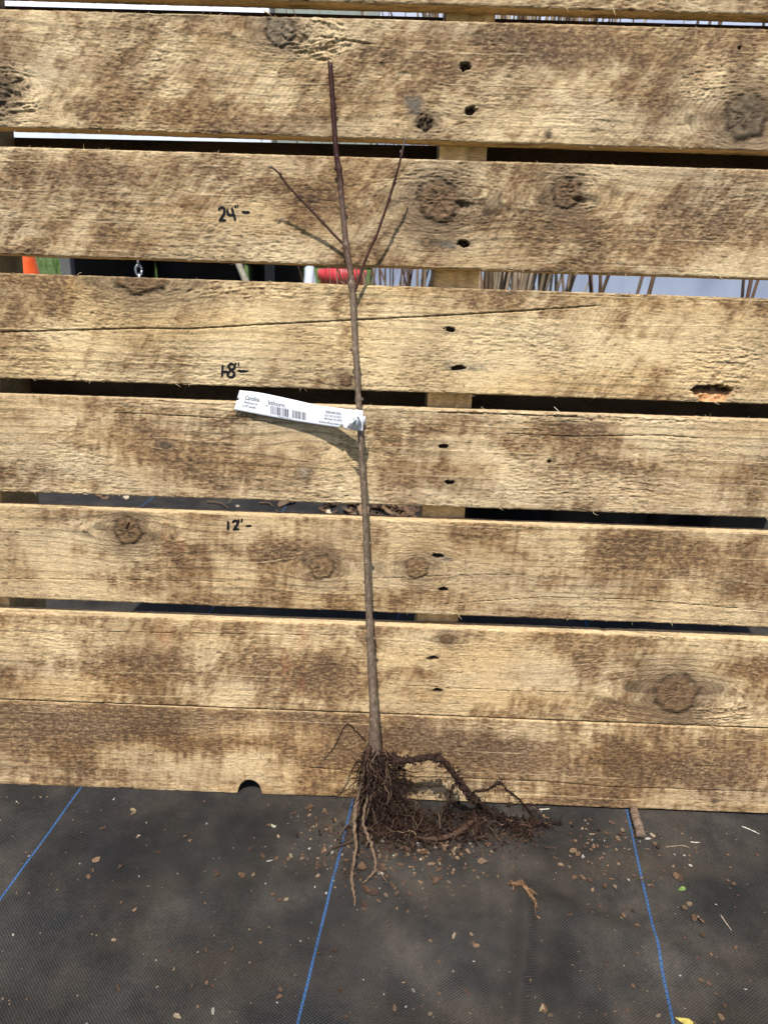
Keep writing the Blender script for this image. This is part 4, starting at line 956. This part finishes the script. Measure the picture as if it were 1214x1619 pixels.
# two hoop houses: a long far one, and a nearer one that ends behind the middle stringer
prof = [(-2.2, 0), (-2.2, 1.3), (-2.0, 2.0), (-1.45, 2.75), (-.7, 3.15), (0, 3.28), (.7, 3.15), (1.45, 2.75), (2.0, 2.0), (2.2, 1.3), (2.2, 0)]
pp = smooth_path([(a, 0, b) for a, b in prof], 60)[:, (0, 2)]; pp[:, 1] = np.maximum(pp[:, 1], 0)
def hoop_house(label, x0, x1, Yf, door=None, mat=M_WHITEP):
    o = empty('hoop_house', (0, Yf + 2.2, GZ)); tag(o, label, 'greenhouse', 'white plastic hoop houses')
    xs = np.linspace(x0, x1, int((x1 - x0) / .16)); sag = -.03 * np.abs(np.sin((xs - x0) / 1.25 * math.pi)); vv = []
    for a, b in pp:
        k = fbm(xs * 3, xs * 0 + b * 2 + a, 12, 3) - .5
        vv.append(np.stack([xs, a * (1 + sag * .5) + .05 * k, np.full_like(xs, b) + (sag * .4 if b > 2.5 else 0)], -1))
    mesh_obj('cover', np.concatenate(vv), grid_faces(len(xs), len(pp)), mat, o, True)
    for x in np.arange(x0, x1 + .1, 1.25):
        v, f = tube(np.array([(x, a * .985, b * .99) for a, b in pp]), .017, 8); mesh_obj('hoop', v, f, M_METAL, o, True)
    ends = [(-.0, q) for q in (x0, x1)]
    for _, x in ends:                              # plastic end walls
        vv = [(x, a * .99, b * .995) for a, b in pp]; mesh_obj('end_wall', vv, [tuple(range(len(vv)))], mat, o)
    cuts = [(x0, x1)] if door is None else [(x0, door[0] - .06), (door[1] + .06, x1)]
    for a, b in cuts: v, f = box(a, b, -2.27, -2.235, 0, .05, .004); mesh_obj('baseboard', v, f, M_GREYW, o)
    if door:
        dx0, dx1 = door
        dr = mesh_obj('door', *box(dx0, dx1, -2.36, -2.31, .03, 3.2, .004), M_DOOR, o)
        for a, b in ((dx0 - .055, dx0 - .002), (dx1 + .002, dx1 + .055)): v, f = box(a, b, -2.40, -2.23, .0, 3.26, .004); mesh_obj('door_post', v, f, M_GREYW, o)
        v, f = box(dx0 + .06, dx1 - .06, -2.372, -2.362, 1.15, 3.05); mesh_obj('door_panel', v, f, M_DOOR, dr)
        v, f = tube([(dx1 - .08, -2.36, 1.0), (dx1 - .08, -2.42, 1.0), (dx1 - .08, -2.42, 1.14), (dx1 - .08, -2.36, 1.14)], .009, 8); mesh_obj('handle', v, f, M_METAL, dr, True)
hoop_house('long far white hoop house with a tall grey-green door', -13.0, 9.0, 9.2, (at_y(439, 100, 9.2)[0], at_y(606, 100, 9.2)[0]))
hoop_house('nearer hazy blue-white hoop house behind the bundles of bare saplings', at_y(592, 440, 4.3)[0], 9.0, 4.3, None, M_POLY2)

# big black pots, red tub
def pot(name, px, Y, r, h_, mat, label, cat, group=None, z=-.0005, soil=True, handles=True):
    p = place(px, Y, z); o = empty(name, tuple(p)); tag(o, label, cat, group)
    v, f = lathe([(0.001, .002), (r * .80, 0), (r * .82, .01), (r * .97, h_ - .05), (r * 1.05, h_ - .045), (r * 1.06, h_ - .004), (r * 1.04, h_), (r * .99, h_ - .004), (r * .95, h_ - .06), (r * .80, .02), (.001, .02)], 48)
    mesh_obj('body', v, f, mat, o, True)
    if soil:
        v, f = lathe([(.001, h_ - .05), (r * .5, h_ - .055), (r * .955, h_ - .065)], 32); v[:, 2] += .008 * (fbm(v[:, 0] * 60, v[:, 1] * 60, 3, 3) - .5)
        mesh_obj('potting_soil', v, f, plain_noisy('soil_' + name, (.02, .013, .009), (.06, .04, .025), (90, 90, 90), .95), o, True)
    for s_ in ((-1, 1) if handles else ()):
        v, f = tube(smooth_path([(s_ * r * 1.03, -.06, h_ - .03), (s_ * r * 1.14, -.045, h_ - .03), (s_ * r * 1.14, .045, h_ - .03), (s_ * r * 1.03, .06, h_ - .03)], 14), .008, 8); mesh_obj('handle', v, f, mat, o, True)
    return p
pot('nursery_pot', 176, 2.3, .172, .52, M_BLACKP, 'large black nursery pot behind the hanging chain', 'pot', 'large black nursery pots')
pot('nursery_pot', 318, 2.35, .172, .52, M_BLACKP, 'large black nursery pot beside the leaning grey stick', 'pot', 'large black nursery pots')
pc = pot('nursery_pot', 437, 2.5, .115, .46, M_BLACKP, 'black nursery pot with bare stems next to the red tub', 'pot', 'large black nursery pots')
pr = pot('red_tub', 541, 3.4, .118, .345, M_REDP, 'red plastic tub seen through the gap behind the sapling', 'tub', handles=False)
for lab, px, Y in (('black tub holding the brown sapling bundle by the middle stringer', 800, .86), ('black tub holding the sparse sapling bundle', 985, .90), ('black tub of saplings farthest from the sapling stem', 1170, .86)):
    pot('sapling_tub', px, Y, .165, .30, M_BLACKP, lab, 'tub', 'black tubs of bundled saplings')
# rack with a hanging chain
def post(o, name, x, y, z0, z1, w, mat): v, f = box(x - w / 2, x + w / 2, y - w / 2, y + w / 2, z0, z1, .003); mesh_obj(name, v, f, mat, o)
YR = 1.42
a = at_y(107, 420, YR); b = at_y(352, 420, YR); zr = at_y(200, 300, YR)[2]
rk = empty('timber_rack', (a[0], YR, 0)); tag(rk, 'grey weathered timber rack of two posts and a rail behind the pots', 'rack')
post(rk, 'post', 0, 0, -.001, zr, .028, M_GREYW); post(rk, 'post', b[0] - a[0], .75, -.001, zr, .03, M_BLACKP)
v, f = tube([(-.03, -.02, zr + .012), (b[0] - a[0] + .03, .77, zr + .012)], .018, 8); mesh_obj('rail', v, f, M_GREYW, rk)
tch = (at_y(212, 400, YR + .18)[0] - a[0]) / (b[0] - a[0]); cx, cy = a[0] + tch * (b[0] - a[0]), YR - .02 + tch * .79
ch = empty('hanging_chain', (cx, cy, zr)); tag(ch, 'galvanised steel chain hanging from the timber rack', 'chain')
th_ = np.linspace(0, 2 * math.pi, 21); LV = np.stack([.0085 * np.cos(th_), 0 * th_, .0160 * np.sin(th_)], -1)
lv, lf = tube(LV, .0028, 6); lk = None
for i in range(14):
    if lk is None: o = mesh_obj('link', lv, lf, M_METAL, ch, True); lk = o
    else: o = lk.copy(); col.objects.link(o); o.parent = ch
    o.location = (0, 0, -.004 - i * .0262); o.rotation_euler = (0, 0, .35 + (math.pi / 2 if i % 2 else 0))
# leaning stick and white bag
pa, pb = at_y(392, 452, 1.5), at_y(372, 405, 1.55)
dv = (pb - pa); e0 = pa - dv * (pa[2] / dv[2]); e1 = pb + dv * .5
v, f = tube(smooth_path([e0, pa, pb, e1], 16), [.013, .010, .009, .007], 8, .12); o = MB().add(v, f, (.24, .22, .17)).build('leaning_stick', M_STEM, None, True, e0); tag(o, 'grey-green bare stick leaning behind the black pots', 'stick')
mbg = place(490, 3.9, 0); g = np.random.RandomState(3); hb = .37
v, f = lathe([(.001, 0), (.07, .0), (.085, .06), (.080, .16), (.050, .26), (.036, .32), (.028, .335), (.042, .37), (.03, .372)], 24)
nz = fbm(np.arctan2(v[:, 1], v[:, 0]) * 2.5, v[:, 2] * 18, 6, 3); v[:, :2] *= (.38 + .5 * nz)[:, None]
o = mesh_obj('plastic_bag', v, f, M_WHITEP, None, True); o.location = mbg; tag(o, 'crumpled white plastic bag standing next to the red tub', 'bag')

# bundles of bare saplings standing behind the pallet
def bundle(label, px, Y, z0, nst, spread, seed, cols, hmin=1.1, hmax=1.6, rmin=.003, rmax=.0085, lean=0.0):
    g = np.random.RandomState(seed); p = place(px, Y, z0); o = empty('sapling_bundle', tuple(p)); tag(o, label, 'sapling bundle', 'bundles of bare saplings behind the pallet')
    for i in range(nst):
        b = np.array((g.normal(0, .035), g.normal(0, .035), .0)); L = g.uniform(hmin, hmax); a = g.normal(lean, spread); c = g.normal(0, spread * .6)
        pts = [b, b + np.array((a * .3 * L + g.normal(0, .01), c * .3 * L, .33 * L)), b + np.array((a * .68 * L + g.normal(0, .02), c * .68 * L, .68 * L)), b + np.array((a * L, c * L, L))]
        r = g.uniform(rmin, rmax); v, f = tube(smooth_path(pts, 14), [r, r * .85, r * .6, r * .3], 6, .06, i)
        MB().add(v, f, np.array(cols[g.randint(len(cols))]) * g.uniform(.7, 1.3)).build('stem', M_STEM, o, True)
    v, f = tube(smooth_path([(.06 * math.cos(t), .06 * math.sin(t), .12) for t in np.linspace(0, 6.28, 16)], 32), .004, 6); mesh_obj('tie', v, f, M_BLACKP, o, True)
GY = [(.24, .18, .12), (.31, .24, .165), (.15, .10, .065), (.38, .30, .21)]; RB = [(.12, .065, .042), (.16, .09, .055), (.22, .15, .095), (.09, .052, .034)]
bundle('dense bundle of pale grey-brown bare saplings beside the middle stringer', 800, .86, .24, 50, .11, 3, GY, rmin=.0022, rmax=.0062, lean=-.02)
bundle('sparse bundle of bare saplings in the middle black tub', 985, .90, .24, 5, .16, 4, GY + RB, rmax=.006)
bundle('few thin bare saplings in the outermost black tub', 1170, .86, .24, 3, .14, 5, RB, rmax=.005)
bundle('bundle of thin reddish twiggy saplings between the red tub and the stringer', 622, 1.32, -.0005, 30, .15, 6, RB, .7, 1.2, .0016, .0042)
bundle('bundle of pale bare stems standing on the fabric right of the stringer', 845, 1.5, -.0005, 12, .09, 7, GY, rmin=.004, rmax=.009, lean=-.06)
bundle('bundle of slender tan saplings crossing between the two pale bundles', 860, 1.15, -.0005, 26, .15, 12, GY, 1.0, 1.5, .0018, .0050)
bundle('bundle of slender tan whips hard against the middle stringer', 705, 1.2, -.0005, 22, .12, 13, GY + RB, 1.0, 1.5, .0016, .0042)
bundle('loose bundle of thin red-brown whips in front of the red tub', 548, 1.7, -.0005, 16, .17, 9, RB, .5, .9, .0012, .003)
bundle('thin bare stems growing from the pot next to the red tub', 437, 2.5, .40, 7, .25, 8, RB, .35, .6, .0015, .003)
# leaf mulch heaped behind the stringer
mb = MB(); g = G2(17)
for i in range(900):
    x = g.gauss(at_y(640, 800, .95)[0], .13); y = g.uniform(.55, 1.45); v, f = flake(g.uniform(.004, .014), g, .5, 1.6); v = rot(v, g.uniform(0, 6.28), g.uniform(-.6, .6), g.uniform(-.6, .6)); v[:, 2] -= v[:, 2].min()
    mb.add(v + (x, y, fz(x, y) + g.random() * .006), f, np.array(g.choice(BR)) * g.uniform(.6, 1.5))
for i in range(130):
    x = g.uniform(-.75, .3); y = g.uniform(.6, 1.6); v, f = flake(g.uniform(.003, .010), g, .4, 1.6); v = rot(v, g.uniform(0, 6.28)); v[:, 2] -= v[:, 2].min()
    mb.add(v + (x, y, fz(x, y) + .0005), f, np.array(g.choice(BR + [(.4, .33, .24)])) * g.uniform(.6, 1.5))
o = mb.build('leaf_mulch', M_DEB, None, False); tag(o, 'loose brown leaf mulch on the fabric behind the pallet', 'mulch', None, 'stuff')
for i, (x0, y0, x1, y1) in enumerate([(327, 795, 362, 806), (410, 797, 432, 803), (542, 797, 570, 810)]):
    lab = ['thin brown twig on the fabric behind the pallet, nearest the chain', 'short forked brown twig on the fabric behind the pallet', 'thick brown twig on the mulch behind the sapling stem'][i]
    a = gnd(x0, y0); b = gnd(x1, y1); m_ = (a + b) / 2 + np.array((.004, .01, .004)); a[2] = b[2] = .003
    v, f = tube(smooth_path([a, m_, b], 12), [.0022, .0018, .001], 6, .15); o = MB().add(v, f, (.10, .068, .045)).build('fallen_twig', M_ROOT, None, True, a); tag(o, lab, 'twig')
